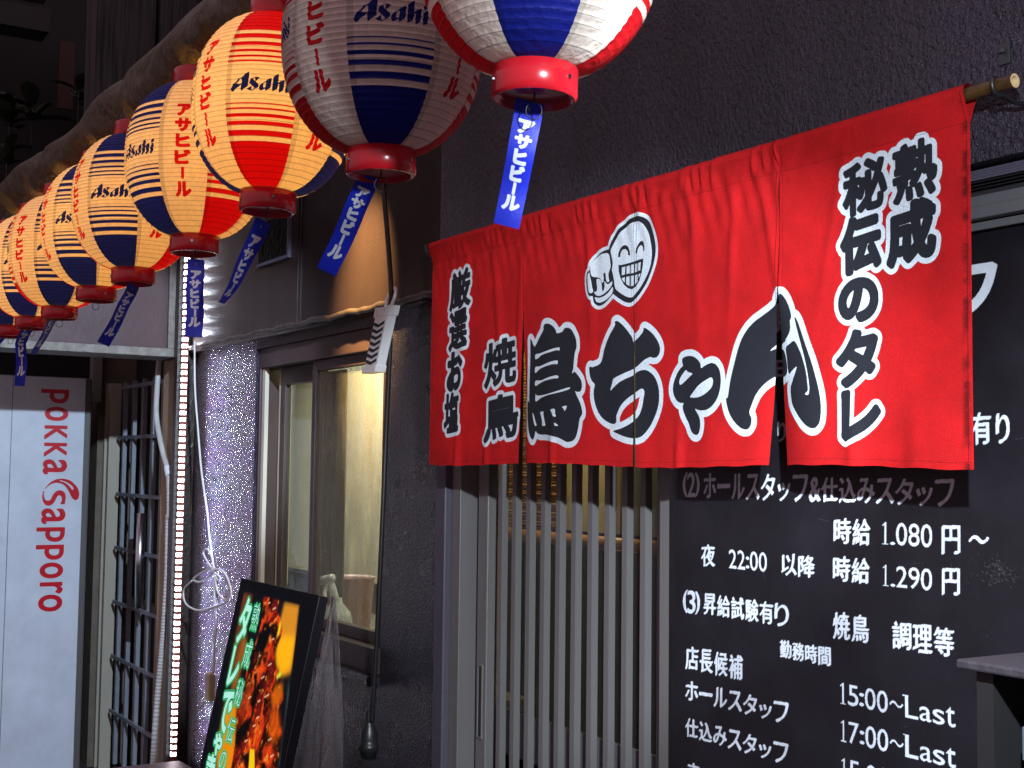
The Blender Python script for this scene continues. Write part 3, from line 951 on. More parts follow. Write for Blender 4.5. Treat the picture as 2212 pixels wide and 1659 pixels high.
for t_ in ([(650,935),(705,925),(695,1045),(648,1060)],[(722,920),(770,908),(768,1030),(718,1042)],[(785,900),(832,890),(832,1020),(782,1030)],[(850,885),(885,875),(880,1005),(845,1015)],[(900,870),(938,858),(930,980),(895,995)],[(645,1100),(695,1088),(692,1170),(665,1140)],[(715,1080),(765,1070),(765,1225),(712,1190)],[(785,1068),(830,1060),(828,1215),(785,1230)],[(848,1055),(885,1045),(885,1160),(848,1200)],[(900,1040),(935,1030),(905,1110)]):
    cvn.poly(embk, [q(*p) for p in t_], False)
RED, INK, PRINT = (178, 22, 26), (34, 36, 44), (205, 219, 232)
arr = flat(cvn, RED)
wv = noise2(cvn.H, cvn.W, 40)
arr *= (0.90 + 0.18 * wv)[..., None]
arr = over(arr, cvn.fat(black, 0.0136), PRINT)
arr = over(arr, np.maximum(cvn.fat(small, 0.0158), cvn.fat(dense, 0.0142)), PRINT)
arr = over(arr, cvn.fat(emb, 0.0085), PRINT)
arr = over(arr, cvn.fat(black, 0.0), INK)
arr = over(arr, np.maximum(cvn.fat(small, 0.0062), cvn.fat(dense, 0.0042)), INK)
arr = over(arr, cvn.fat(emb, 0.0), INK)
arr = over(arr, cvn.fat(embw, 0.0), PRINT)
arr = over(arr, cvn.fat(embk, 0.0), INK)
# stitch lines: hems and sleeve seam
st = cvn.new()
SEAM = NZT - 0.056
def vline(x, z0, z1):
    z = z0
    while z < z1:
        cvn.poly(st, [(x, z), (x + 0.0011, z), (x + 0.0011, z + 0.0042), (x, z + 0.0042)])
        z += 0.0056
def hline(x0, x1, z):
    x = x0
    while x < x1:
        cvn.poly(st, [(x, z), (x + 0.0042, z), (x + 0.0042, z + 0.0010), (x, z + 0.0010)])
        x += 0.0056
xs_top = [nx0, at(1133, 480, NY)[0], at(1370, 420, NY)[0], at(1684, 330, NY)[0], nx1]
for xx in xs_top[1:4]:
    vline(xx - 0.009, NZB, NZT); vline(xx + 0.008, NZB, NZT)
vline(nx0 + 0.006, NZB, NZT); vline(nx1 - 0.008, NZB, NZT)
hline(nx0, nx1, SEAM); hline(nx0, nx1, NZB + 0.011)
dk = cvn.fat(st, 0)
arr = arr * (1 - 0.62 * dk[..., None]) + np.array([0.10, 0.0, 0.0]) * 0.25 * dk[..., None]
arr *= (1 + 0.085 * rng.normal(size=(cvn.H, cvn.W)))[..., None]
lint = (rng.random((cvn.H, cvn.W)) > 0.9992)
arr = arr * (1 - 0.25 * lint[..., None]) + 0.15 * lint[..., None]
# soiled hem at the right-hand edge
zz = np.linspace(cvn.z1, cvn.z0, cvn.H)[:, None]
xxg = np.linspace(cvn.x0, cvn.x1, cvn.W)[None, :]
soil = np.clip(1 - np.abs(xxg - (nx1 - 0.010)) / 0.010, 0, 1) * np.clip((noise2(cvn.H, cvn.W, 90) - 0.42) * 4, 0, 1)
arr *= (1 - 0.45 * soil)[..., None]
NOREN = img_mat("red_cloth_print", np.clip(arr, 0, 1), 0.85, translucent=0.06, weave=(1300, 0.0012), spec=0.15)
noren = thing("shop_curtain", ((nx0 + nx1) / 2, NY, NZT), "red cloth shop curtain with black and white Japanese lettering above the sliding door", "curtain")
zslit = [0, at(1136, 655, NY)[2], at(1370, 622, NY)[2], at(1688, 615, NY)[2], 0]
xl_bot = [at(926, 1000, NY)[0], at(1122, 1002, NY)[0], at(1373, 1005, NY)[0], at(1700, 1000, NY)[0]]
xr_bot = [at(1117, 1003, NY)[0], at(1368, 1008, NY)[0], at(1655, 1000, NY)[0], at(2107, 1010, NY)[0]]
PZ, PR = 2.232, 0.0125          # pole centre and radius
def sstep(a, b, x):
    t = min(1, max(0, (x - a) / (b - a)))
    return t * t * (3 - 2 * t)
def cloth_y(x, z, pi_, s):
    hang = sstep(SEAM, NZB, z)
    y = NY
    y += 0.0042 * sin(x * 11.0 + 0.6) * hang + 0.0024 * sin(x * 23 + 1.3 + z * 3) * hang
    y += 0.0009 * sin(x * 46 + z * 9) * (0.25 + 0.75 * hang)
    y += (-0.006, -0.008, -0.012, 0.006)[pi_] * hang
    # gathers hanging from the sleeve
    gth = exp(-((z - SEAM) / 0.09) ** 2)
    amp = (0.0010, 0.0014, 0.0018, 0.0004)[pi_] * (1.0 if pi_ < 3 else exp(-s * 4))
    y += amp * gth * (sin(x * 150 + z * 55) + 0.7 * sin(x * 83 - z * 40 + 1))
    # long soft creases
    for (cx, cz, sl_, aa, wd) in ((-2.05, 2.10, 0.10, 0.006, 0.016), (-1.93, 2.08, -0.05, 0.005, 0.013), (-2.42, 2.08, 0.08, 0.005, 0.016), (-2.82, 2.0, 0.16, 0.007, 0.018), (-3.0, 1.95, -0.04, 0.006, 0.02), (-2.72, 2.02, -0.06, 0.005, 0.012), (-1.82, 2.05, 0.22, 0.005, 0.012), (-1.66, 2.08, -0.25, 0.003, 0.012)):
        d = (x - cx) - sl_ * (cz - z)
        y -= aa * exp(-(d / wd) ** 2) * exp(-((z - cz) / 0.16) ** 2)
    for (cx, aa, wd) in ((-3.02, 0.008, 0.014), (-2.88, 0.006, 0.012), (-2.56, 0.007, 0.014), (-2.10, 0.007, 0.014), (-1.62, 0.008, 0.02), (-1.48, 0.005, 0.02)):
        y -= aa * exp(-((x - cx) / wd) ** 2) * exp(-((z - NZB) / 0.09) ** 2)
    return y
for k in range(4):
    NXg, NZg = 84, 84
    rows = []
    zlist = [NZB + (SEAM - NZB) * i / (NZg - 1) for i in range(NZg)]
    PP, UU = [], []
    def xat(s, z):
        zs_l, zs_r = zslit[k], zslit[k + 1]
        tl = 0 if not zs_l else min(1, max(0, (zs_l - z) / (zs_l - NZB)))
        tr = 0 if not zs_r else min(1, max(0, (zs_r - z) / (zs_r - NZB)))
        if k == 0:
            tl = min(1, (NZT - z) / (NZT - NZB))
        if k == 3:
            tr = min(1, (NZT - z) / (NZT - NZB))
        gl_ = 0.0006 if k else 0
        xl = xs_top[k] * (1 - tl) + xl_bot[k] * tl + gl_
        xr = xs_top[k + 1] * (1 - tr) + xr_bot[k] * tr - 0.0006
        return xl + (xr - xl) * s, xl, xr
    for z in zlist:
        r_, ru = [], []
        for j in range(NXg):
            s = j / (NXg - 1)
            x, xl, xr = xat(s, z)
            y = cloth_y(x, z, k, s)
            if k == 3:
                dy_ = 0.030 * exp(-((x - xl) / 0.035)) * sstep(zslit[3] + 0.02, NZB + 0.10, z)
                y += dy_
                x -= 1.05 * dy_
            if k == 2:
                y += 0.010 * exp(-((xr - x) / 0.02)) * sstep(zslit[3], NZB + 0.1, z)
            if k == 1:
                y += 0.014 * exp(-((x - xl) / 0.02)) * sstep(zslit[1], NZB + 0.1, z)
            zz_ = z + (0.004 * sin(x * 7 + 1) if z < NZB + 0.06 else 0.004 * sin(x * 7 + 1) * max(0, 1 - (z - NZB - 0.06) / 0.1))
            xo = x * (1 + 0.9 * (-0.006, -0.008, -0.012, 0.006)[k] * sstep(SEAM, NZB, z) / 1.708)
            zz_ += 0.0009 * sin(x * 61 + k) * sstep(NZB + 0.03, NZB, z)
            r_.append((xo, y, zz_)); ru.append(((x - cvn.x0) / (cvn.x1 - cvn.x0), (z - cvn.z0) / (cvn.z1 - cvn.z0)))
        PP.append(r_); UU.append(ru)
    # sleeve round the pole: front, over the top, down the back
    rs = PR + 0.004
    prof = []
    for i in range(1, 9):
        t = i / 9
        prof.append((NY * (1 - t) + (NY - rs * 0.95) * t, SEAM + (PZ - SEAM) * t))
    for i in range(0, 11):
        a = pi - pi * i / 10
        prof.append((NY + rs * cos(a), PZ + rs * sin(a)))
    for i in range(1, 6):
        t = i / 5
        prof.append((NY + rs * (1 - t) + 0.002, PZ + (SEAM - PZ) * t))
    L = SEAM
    for i, (py, pz) in enumerate(prof):
        r_, ru = [], []
        L = min(L + 0.006, cvn.z1 - 0.005)
        for j in range(NXg):
            s = j / (NXg - 1)
            x, xl, xr = xat(s, SEAM)
            base_y = cloth_y(x, SEAM, k, s) - NY
            env = sin(pi * min(1, (i + 1) / 10)) if i < 9 else 0.3
            gat = (0.4, 0.9, 1.1, 0.0)[k] * (1 if k < 3 else 1)
            if k == 3:
                gat = 0.8 * exp(-s * 5)
            if k == 0:
                gat = 0.3 + 0.6 * s
            ph = x * 118 + 4 * sin(x * 31) - (pz - SEAM) * 45
            yy = py + base_y * max(0, 1 - i / 6) - gat * 0.0032 * env * (sin(ph) + 0.5 * sin(ph * 1.9 + 1))
            zq = pz + gat * 0.0022 * env * sin(ph * 0.7)
            r_.append((x, yy, zq)); ru.append(((x - cvn.x0) / (cvn.x1 - cvn.x0), (L - cvn.z0) / (cvn.z1 - cvn.z0)))
        PP.append(r_); UU.append(ru)
    MB().grid(PP, np.array(UU)).build("curtain_panel", NOREN, noren, smooth=True)

# pole with hooks
pole = thing("bamboo_pole", ((nx0 + nx1) / 2, NY, PZ), "dark bamboo pole with a pale cut end carrying the red shop curtain", "pole")
px0, px1 = nx0 - 0.03, at(2192, 140, NY)[0]
pth, rad = [], []
for i in range(61):
    t = i / 60
    x = px0 + (px1 - px0) * t
    pth.append((x, NY, PZ)); rad.append(PR - 0.0012 + 0.0012 * exp(-((x - px1 + 0.09) / 0.006) ** 2) + 0.0010 * exp(-(((x + 20) % 0.31 - 0.15) / 0.006) ** 2))
MB().tube(pth, PR, 20, cap=False, r_list=rad).build("pole_shaft", mat("dark_bamboo", (0.030, 0.014, 0.006, 1), 0.25, mottle=(45, 0.45, (0.13, 0.07, 0.02, 1))), pole, smooth=True)
ce = MB()
for (ra, rb, xa_, xb_) in ((PR - 0.0012, 0.0072, px1 + 0.0002, px1 + 0.0002), (0.0072, 0.0068, px1 + 0.0002, px1 - 0.03)):
    P2 = np.zeros((2, 25, 3))
    for j in range(25):
        a = 2 * pi * j / 24
        P2[0, j] = (xa_, NY + ra * cos(a), PZ + ra * sin(a))
        P2[1, j] = (xb_, NY + rb * cos(a), PZ + rb * sin(a))
    ce.grid(P2)
P2 = np.zeros((2, 25, 3))
for j in range(25):
    a = 2 * pi * j / 24
    P2[0, j] = (px1 - 0.012, NY + 0.0071 * cos(a), PZ + 0.0071 * sin(a)); P2[1, j] = (px1 - 0.012, NY, PZ)
ce.grid(P2)
ce.build("cut_end", mat("pale_bamboo", (0.62, 0.47, 0.27, 1), 0.6, mottle=(140, 0.6, (0.45, 0.30, 0.14, 1))), pole)
def hook(x, lab):
    h = thing("wall_hook", (x, -0.012, PZ - 0.02), lab, "hook", "hooks carrying the curtain pole")
    pts = [(x, -0.010, PZ - 0.020), (x, -0.05, PZ - 0.022)]
    for i in range(11):
        a = radians(-60 - 160 * i / 10)
        pts.append((x, NY + (PR + 0.0045) * cos(a), PZ + (PR + 0.0045) * sin(a)))
    MB().tube(pts, 0.0036, 10).build("hook_arm", WIRE, h, smooth=True)
    MB().lathe([(0.0, -0.006), (0.010, -0.006), (0.012, 0.0), (0.0, 0.001)], 20, (x, -0.016, PZ - 0.020)).build("hook_rosette", WIRE, h, smooth=True)
hook(at(2158, 170, NY)[0], "black screw hook under the pale cut end of the bamboo pole")
hook(nx0 - 0.014, "black screw hook at the covered far end of the bamboo pole")
bp_ = at(2172, 112, -0.012)
br = MB().box(bp_[0] - 0.010, bp_[0] + 0.012, -0.018, -0.0125, bp_[2] - 0.022, bp_[2] + 0.014)
br.lathe([(0.0, 0.004), (0.006, 0.004), (0.007, -0.004)], 16, (bp_[0], -0.020, bp_[2]))
tag(br.build("wall_bracket", mat("bracket_steel", (0.035, 0.037, 0.042, 1), 0.4, 0.3), None, bevel=0.001), "small dark bolted bracket on the wall above the pole end", "bracket")

#@@LANTERNS
# ================================================================== paper lanterns
LY, LR, LH = -0.99, 0.139, 0.1525
CAPR = 0.0465
cl_ = Canvas(0, 0.4241, -LH, LH, 2300)        # half the girth: red, text, blue, text
deg = 0.4241 / 180
redm, blum, txtm, asam = (cl_.new() for _ in range(4))
def rect(m, a0, a1, z0, z1):
    cl_.poly(m, [(a0 * deg, z0), (a1 * deg, z0), (a1 * deg, z1), (a0 * deg, z1)])
for m, (a0, a1) in ((redm, (0, 25)), (redm, (155 + 0, 180)), (blum, (65, 115))):
    rect(m, a0, a1, -LH, -0.094); rect(m, a0, a1, 0.094, LH)
    for zc, th in ((0.082, 0.0082), (0.067, 0.0066), (0.0545, 0.0050), (0.0440, 0.0034), (0.0355, 0.0022)):
        for sg in (-1, 1):
            rect(m, a0, a1, sg * zc - th / 2, sg * zc + th / 2)
ASA = [([(245,640),(260,570),(360,480),(470,390),(580,340),(680,270),(740,220),(790,212),(797,300),(785,450),(770,640),(680,705),(570,770),(558,700),(555,575),(450,640),(330,730),(280,735),(252,700)], [(570,380),(578,470),(570,565),(500,555),(415,525),(440,480),(520,410)]),
       ([(805,520),(830,470),(900,420),(990,393),(1060,410),(1115,445),(1060,490),(990,535),(1060,610),(1092,680),(1070,730),(980,780),(900,808),(820,785),(748,742),(800,700),(870,655),(885,680),(880,775),(930,785),(975,755),(930,690),(860,620),(810,560)], [(915,450),(960,415),(985,440),(980,530),(950,500)]),
       ([(1100,730),(1120,680),(1200,610),(1290,560),(1380,500),(1450,470),(1460,520),(1450,640),(1435,775),(1370,820),(1300,860),(1283,830),(1283,785),(1220,820),(1150,838),(1112,800)], [(1220,700),(1235,630),(1280,592),(1302,600),(1300,680),(1290,745),(1250,757),(1225,740)]),
       ([(1505,450),(1580,400),(1655,350),(1660,430),(1650,630),(1740,580),(1830,548),(1830,640),(1815,800),(1795,870),(1740,915),(1680,925),(1675,830),(1685,680),(1655,665),(1640,760),(1620,830),(1560,865),(1490,888),(1482,800),(1495,600)], None),
       ([(1885,500),(1960,455),(2025,428),(2012,540),(1960,570),(1900,595)], None),
       ([(1880,660),(1950,620),(2012,590),(2005,750),(1985,905),(1930,935),(1870,955),(1862,860)], None)]
def asahi(center_deg):
    s = 0.098 / 1780
    def q(x, y):
        yy = y - 0.150 * (x - 1135)
        return center_deg * deg + (x - 1135) * s, -(yy - 560) * s
    for o_, h_ in ASA:
        for cc in ((0,) if center_deg > 1 else (0, 0.4241)):
            cl_.poly(asam, [(q(*p)[0] + cc, q(*p)[1]) for p in o_])
            if h_:
                cl_.poly(asam, [(q(*p)[0] + cc, q(*p)[1]) for p in h_], False)
asahi(0); asahi(90)
for cdeg in (45, 135):
    z = 0.083
    for ch, hh, ww in (("ア", 0.026, 0.030), ("サ", 0.027, 0.032), ("ヒ", 0.026, 0.027), ("ビ", 0.028, 0.030), ("ー", 0.022, 0.005), ("ル", 0.027, 0.034)):
        g_ = glyph(ch) if ch != "ー" else np.ones((40, 8), bool)
        cl_.put(txtm, g_, cdeg * deg - ww / 2 + 0.002, cdeg * deg + ww / 2 - 0.002, z - 0.002, z - hh + 0.002)
        z -= hh + 0.0048
PAPER = (236, 226, 214)
la = flat(cl_, PAPER)
la *= (0.94 + 0.10 * noise2(cl_.H, cl_.W, 70))[..., None]
fib = (noise2(cl_.H, cl_.W, 260) > 0.66)
la = over(la, fib * 0.10, (170, 150, 120))
la = over(la, cl_.fat(redm, 0), (196, 14, 24))
la = over(la, cl_.fat(blum, 0), (22, 34, 138))
la = over(la, cl_.fat(txtm, 0.0021), (196, 18, 26))
la = over(la, cl_.fat(asam, 0), (20, 34, 120))
# overlap of the glued paper sheets at every sector edge, and the wire ribs under the paper
NR = 37
ov = cl_.new()
for a in (25, 65, 115, 155):
    rect(ov, a, a + 4, -LH, LH)
la *= (1 - 0.13 * ov)[..., None]
zz = np.linspace(LH, -LH, cl_.H)
rib = np.abs(((zz + LH) / (2 * LH) * NR) % 1.0 - 0.0)
rib = np.minimum(rib, 1 - rib)
line = np.clip(1 - rib / 0.075, 0, 1)
la *= (1 - 0.42 * line)[:, None, None]
def lantern_mat():
    m = bpy.data.materials.new("lantern_paper")
    m.use_nodes = True
    nt = m.node_tree
    b = nt.nodes["Principled BSDF"]
    out = nt.nodes["Material Output"]
    t = nt.nodes.new("ShaderNodeTexImage")
    t.image = image("lantern_paper", np.clip(la, 0, 1))
    t.extension = 'REPEAT'
    nt.links.new(t.outputs[0], b.inputs["Base Color"])
    b.inputs["Roughness"].default_value = 0.6
    b.inputs["Specular IOR Level"].default_value = 0.25
    tr = nt.nodes.new("ShaderNodeBsdfTranslucent")
    nt.links.new(t.outputs[0], tr.inputs[0])
    mx = nt.nodes.new("ShaderNodeMixShader")
    mx.inputs[0].default_value = 0.42
    tc = nt.nodes.new("ShaderNodeTexCoord")
    n = nt.nodes.new("ShaderNodeTexNoise")
    n.inputs["Scale"].default_value = 90
    nt.links.new(tc.outputs["Object"], n.inputs["Vector"])
    bp = nt.nodes.new("ShaderNodeBump")
    bp.inputs["Distance"].default_value = 0.0025
    nt.links.new(n.outputs[0], bp.inputs["Height"])
    nt.links.new(bp.outputs[0], b.inputs["Normal"])
    nt.links.new(b.outputs[0], mx.inputs[1])
    nt.links.new(tr.outputs[0], mx.inputs[2])
    nt.links.new(mx.outputs[0], out.inputs[0])
    return m
LPAPER = lantern_mat()
prof = []
SUB = 5
for i in range(NR * SUB + 1):
    z = -LH + 2 * LH * i / (NR * SUB)
    t = z / LH
    r = CAPR + (LR - CAPR) * (1 - abs(t) ** 2.35) ** 0.62
    fr_ = (i % SUB) / SUB
    r += -0.0024 * 4 * fr_ * (1 - fr_) * (0.6 + 0.4 * (1 - abs(t)))
    prof.append((r, z))
shade0 = MB().lathe(prof, 96, uvfun=lambda a, z: (a / pi, (z + LH) / (2 * LH)))
# cap discs: pale with red blobs / plain red
disc_m = mat("pale_disc", (0.60, 0.45, 0.40, 1), 0.25, mottle=(28, 1.0, (0.50, 0.03, 0.04, 1)))
disc_r = mat("red_disc", (0.45, 0.02, 0.03, 1), 0.15, mottle=(30, 0.8, (0.60, 0.14, 0.12, 1)))
def translucent_mix(m, f):
    nt = m.node_tree
    b = nt.nodes["Principled BSDF"]
    tr = nt.nodes.new("ShaderNodeBsdfTranslucent")
    lk = b.inputs["Base Color"].links
    if lk:
        nt.links.new(lk[0].from_socket, tr.inputs[0])
    mx = nt.nodes.new("ShaderNodeMixShader"); mx.inputs[0].default_value = f
    nt.links.new(b.outputs[0], mx.inputs[1]); nt.links.new(tr.outputs[0], mx.inputs[2])
    nt.links.new(mx.outputs[0], nt.nodes["Material Output"].inputs[0])
translucent_mix(disc_m, 0.5)
LAMPC = (1.0, 0.52, 0.09)
proto = None
def cap_mb(z0, z1, r, inner):
    e = 0.003
    return MB().lathe([(r - e, z0 + 0.0), (r, z0 + e), (r, z1 - e), (r - e, z1), (inner, z1), (inner, z0 + 0.006), (r - 0.006, z0 + 0.006), (r - 0.006, z0), (r - e, z0)], 56)
def lantern(u, v, blue_off, lit, label, first, energy=1.45, tilt=(0, 0), scale=1.0):
    global proto
    c = at(u, v, LY)
    t = thing("paper_lantern", c, label, "lantern", "paper lanterns in a row under the awning")
    ang = atan2(CAM[1] - c[1], CAM[0] - c[0]) + radians(blue_off) - pi / 2
    parts = []
    if first:
        parts.append((shade0.build("lantern_shade", LPAPER, None, smooth=True), None))
        parts.append((cap_mb(-LH - 0.034, -LH + 0.003, 0.0485, 0.040).build("lantern_cap", REDP, None, smooth=True), None))
        parts.append((cap_mb(LH - 0.003, LH + 0.034, 0.0485, 0.040).build("lantern_cap", REDP, None, smooth=True), None))
        parts.append((MB().disc(0.0425, -LH - 0.026, 40, flip=True).build("base_disc", disc_m, None), None))
        for k in range(3):
            a = radians(20 + 120 * k)
            sc_ = MB().tube([(0.0482 * cos(a), 0.0482 * sin(a), -LH - 0.016), (0.0505 * cos(a), 0.0505 * sin(a), -LH - 0.016)], 0.0028, 10)
            parts.append((sc_.build("cap_screw", STEEL, None), None))
        hw = MB()
        pts = [(0.047 * cos(radians(a)), 0, LH + 0.02 + 0.075 * sin(radians(a))) for a in range(0, 181, 15)]
        hw.tube(pts, 0.0013, 6)
        parts.append((hw.build("handle_wire", WIRE, None, smooth=True), None))
        rg = MB()
        pts = [(0.009 * cos(radians(a)), 0, -LH - 0.046 + 0.010 * sin(radians(a))) for a in range(0, 361, 24)]
        rg.tube(pts, 0.0008, 6, cap=False)
        rg.tube([(0, 0, -LH - 0.026), (0, 0, -LH - 0.037)], 0.0012, 6)
        parts.append((rg.build("ring", WIRE, None, smooth=True), None))
        proto = [p_[0] for p_ in parts]
        objs = proto
    else:
        objs = []
        for p_ in proto:
            o = p_.copy()
            COL.objects.link(o)
            objs.append(o)
    for o in objs:
        o.parent = t
        o.matrix_parent_inverse = Matrix.Identity(4)
    rt_ = random.Random(int(u))
    t.rotation_euler = (radians(rt_.uniform(-1.6, 1.6)), radians(rt_.uniform(-1.6, 1.6)), ang)
    t.scale = (scale,) * 3
    if lit:
        l = bpy.data.lights.new("lantern_bulb", 'POINT')
        l.energy, l.color, l.shadow_soft_size = energy * random.Random(int(u) + 3).uniform(0.85, 1.18), LAMPC, 0.022
        l.shadow_soft_size = 0.022
        lo = bpy.data.objects.new("lantern_bulb", l)
        COL.objects.link(lo)
        lo.parent = t
    return t, objs
LL = [
 (1165, -132, 0, False, "unlit nearest lantern with blue stripe, hanging before the upper wall"),
 (826, 95, 5, False, "unlit dim mauve lantern with blue stripes hanging over the dark streamer"),
 (590, 231, 81, True, "glowing lantern with red stripes, partly hidden by the dim mauve lantern"),
 (424, 350, -56, True, "glowing lantern showing its red vertical lettering panel, between red striped and blue striped ones"),
 (291, 440, -22, True, "glowing lantern with blue stripes and dark logo, its streamer slanting across the mauve sign"),
 (214, 491, -26, True, "glowing blue striped lantern whose logo is half hidden, with an empty ring below"),
 (131, 545, -5, True, "glowing lantern with red vertical lettering, third farthest in the row"),
 (74, 577, -16, True, "glowing lantern second farthest in the row, mostly hidden by nearer ones"),
 (27, 603, -20, True, "farthest glowing lantern of the whole row"),
]
lan = []
for i, (u, v, bo, lit, lb) in enumerate(LL):
    t, ob = lantern(u, v, bo, lit, lb, i == 0, scale=1.045 if i < 2 else 1.0)
    lan.append(t)
    if i == 0:
        for o in ob:
            if o.name.startswith("base_disc"):
                o.data = o.data.copy(); o.data.materials[0] = disc_r
    if i == 1:
        for o in ob:
            if o.name.startswith("base_disc"):
                o.data = o.data.copy(); o.data.materials[0] = disc_m

# streamers
cs = Canvas(0, 0.036, 0, 0.150, 3600)
sm_ = cs.new()
z = 0.128
for ch, hh, ww in (("ア", 0.0185, 0.0225), ("サ", 0.0185, 0.0235), ("ヒ", 0.0185, 0.0185), ("ビ", 0.0185, 0.0195), ("ー", 0.0145, 0.0045), ("ル", 0.0185, 0.0245)):
    g_ = glyph(ch) if ch != "ー" else np.ones((40, 8), bool)
    cs.put(sm_, g_, 0.018 - ww / 2 + 0.0015, 0.018 + ww / 2 - 0.0015, z - 0.0015, z - hh + 0.0015)
    z -= hh + 0.0005
sa_ = flat(cs, (28, 44, 190))
sa_ = over(sa_, cs.fat(sm_, 0.0015), (216, 224, 236))
hole = cs.new()
cs.poly(hole, [(0.018 + 0.0022 * cos(a), 0.141 + 0.0022 * sin(a)) for a in np.linspace(0, 6.2, 14)])
sa_ = over(sa_, cs.fat(hole, 0), (120, 120, 125))
STREAM = img_mat("streamer_print", sa_, 0.45, translucent=0.12, weave=(600, 0.0006))
def streamer(pts, label, depth=LY):
    """pts: (u, v, half width in px, twist toward the viewer) from top to bottom"""
    P0 = [at(p[0], p[1], depth) for p in pts]
    n_ = 14
    PP, UU = [], []
    for i in range(n_ + 1):
        f = i / n_ * (len(pts) - 1)
        k = min(int(f), len(pts) - 2)
        t = f - k
        u = pts[k][0] * (1 - t) + pts[k + 1][0] * t
        v = pts[k][1] * (1 - t) + pts[k + 1][1] * t
        hw_ = pts[k][2] * (1 - t) + pts[k + 1][2] * t
        c = at(u, v, depth)
        zd = float(np.dot(c - CAM, fwd))
        du, dv = pts[k + 1][0] - pts[k][0], pts[k + 1][1] - pts[k][1]
        L = sqrt(du * du + dv * dv)
        nx_, ny_ = dv / L, -du / L
        full = 0.018
        half = min(full, hw_ * zd / FPX)
        side = rgt * nx_ * half + (-upv) * ny_ * half
        back = sqrt(max(0, full ** 2 - half ** 2))
        c = c + fwd * 0.004 * sin(i * 0.8)
        r_ = []
        for s in (-1, -0.33, 0.33, 1):
            r_.append(c + side * s + fwd * back * s * 0.9 + fwd * 0.0015 * (1 - s * s))
        PP.append(r_)
        UU.append([((s + 1) / 2, 1 - i / n_) for s in (-1, -0.33, 0.33, 1)])
    t = thing("paper_streamer", P0[0], label, "streamer", "lettered streamers hanging from the lanterns")
    o = MB().grid(np.array(PP), np.array(UU)).build("streamer_strip", STREAM, t, smooth=True)
    return t
streamer([(1146, 218, 31, 0), (1122, 350, 29, 0), (1094, 489, 28, 0)], "bright blue lettered streamer under the nearest lantern, overlapping the red curtain")
streamer([(798, 378, 21, 0), (760, 470, 22, 0), (706, 588, 20, 0)], "dark blue streamer blown aslant under the dim mauve lantern")
streamer([(569, 476, 15, 0), (536, 550, 13, 0), (505, 615, 8, 0), (480, 655, 2, 0)], "twisted purplish streamer tapering to a point under the red striped lantern")
streamer([(423, 560, 16, 0), (421, 640, 17, 0), (419, 728, 17, 0)], "blue streamer hanging straight in front of the lit light strip")
streamer([(289, 616, 9, 0), (262, 672, 9, 0), (224, 744, 11, 0)], "dark streamer slanting across the mauve sign board")
streamer([(131, 664, 4, 0), (108, 702, 4, 0), (72, 766, 2, 0)], "streamer seen edge on as a thin dark line beside the red end caps")
streamer([(72, 692, 9, 0), (56, 715, 8, 0), (45, 743, 9, 0), (46, 790, 9, 0), (43, 834, 8, 0)], "blue streamer hanging down over the dark gap above the vending machine")
streamer([(22, 700, 14, 0), (4, 722, 13, 0), (-24, 750, 12, 0)], "dark blue streamer under the farthest glowing lantern")

# rolled awning edge above the lanterns
AY, AZ = -0.975, at(285, 229, -0.975)[2]
ROLL_M = mat("awning_cloth", (0.085, 0.068, 0.040, 1), 0.6, bump=[('noise', 11, 0.05), ('noise', 45, 0.008)], mottle=(7, 0.6, (0.040, 0.031, 0.018, 1)))
aw = thing("rolled_awning", (-3.4, AY, AZ), "dark rolled awning cloth sagging above the row of lanterns", "awning")
x0_, x1_ = -8.0, -1.72
n_, m_ = 220, 30
PP = np.zeros((n_ + 1, m_ + 1, 3)); 
for i in range(n_ + 1):
    x = x0_ + (x1_ - x0_) * i / n_
    for j in range(m_ + 1):
        a = 2 * pi * j / m_
        lump = 0.006 * sin(x * 4.1 + 1) + 0.006 * sin(x * 9.3) * cos(a + x) + 0.0035 * sin(3 * a + x * 6) + 0.0022 * sin(5 * a - x * 14)
        pinch = 0.012 * sum(exp(-((x - xx) / 0.035) ** 2) for xx in (-3.02, -2.35, -3.9, -4.9))
        r = 0.060 + lump - pinch
        PP[i, j] = (x, AY + r * cos(a) * 0.9, AZ + 0.010 + 0.010 * sin(x * 2.6 + 0.4) + r * sin(a) * 1.02)
rm = MB().grid(PP)
for e_ in (0, n_):
    mid_ = PP[e_].mean(0)
    rm.grid(np.array([PP[e_], np.repeat(mid_[None], m_ + 1, 0) * 0.5 + PP[e_] * 0.5, np.repeat(mid_[None], m_ + 1, 0)]))
rm.build("awning_roll", ROLL_M, aw, smooth=True)
FLAP = mat("awning_valance", (0.40, 0.24, 0.11, 1), 0.8, mottle=(30, 0.6, (0.26, 0.14, 0.06, 1)))
x = -7.9
rr = random.Random(3)
while x < -1.8:
    wd = 0.13 + 0.14 * rr.random()
    hgt = 0.035 + 0.028 * rr.random()
    PP = np.zeros((8, 16, 3))
    for i in range(8):
        for j in range(16):
            s, t = j / 15, i / 7
            env = sin(pi * s) ** 0.4
            PP[i, j] = (x + wd * s, AY + 0.012 + 0.024 * sin(t * 2.2) + 0.004 * sin(s * 26 + x * 9) * t, AZ - 0.046 - hgt * env * t + 0.004 * sin(s * 19) * t)
    MB().grid(PP).build("awning_valance", FLAP, aw, smooth=True)
    x += wd + 0.02 + 0.10 * rr.random()
bar = MB().tube([(-8.0, -0.93, AZ + 0.0), (-0.6, -0.93, AZ + 0.0)], 0.012, 10)
bar.build("awning_bar", BLACKM, aw)
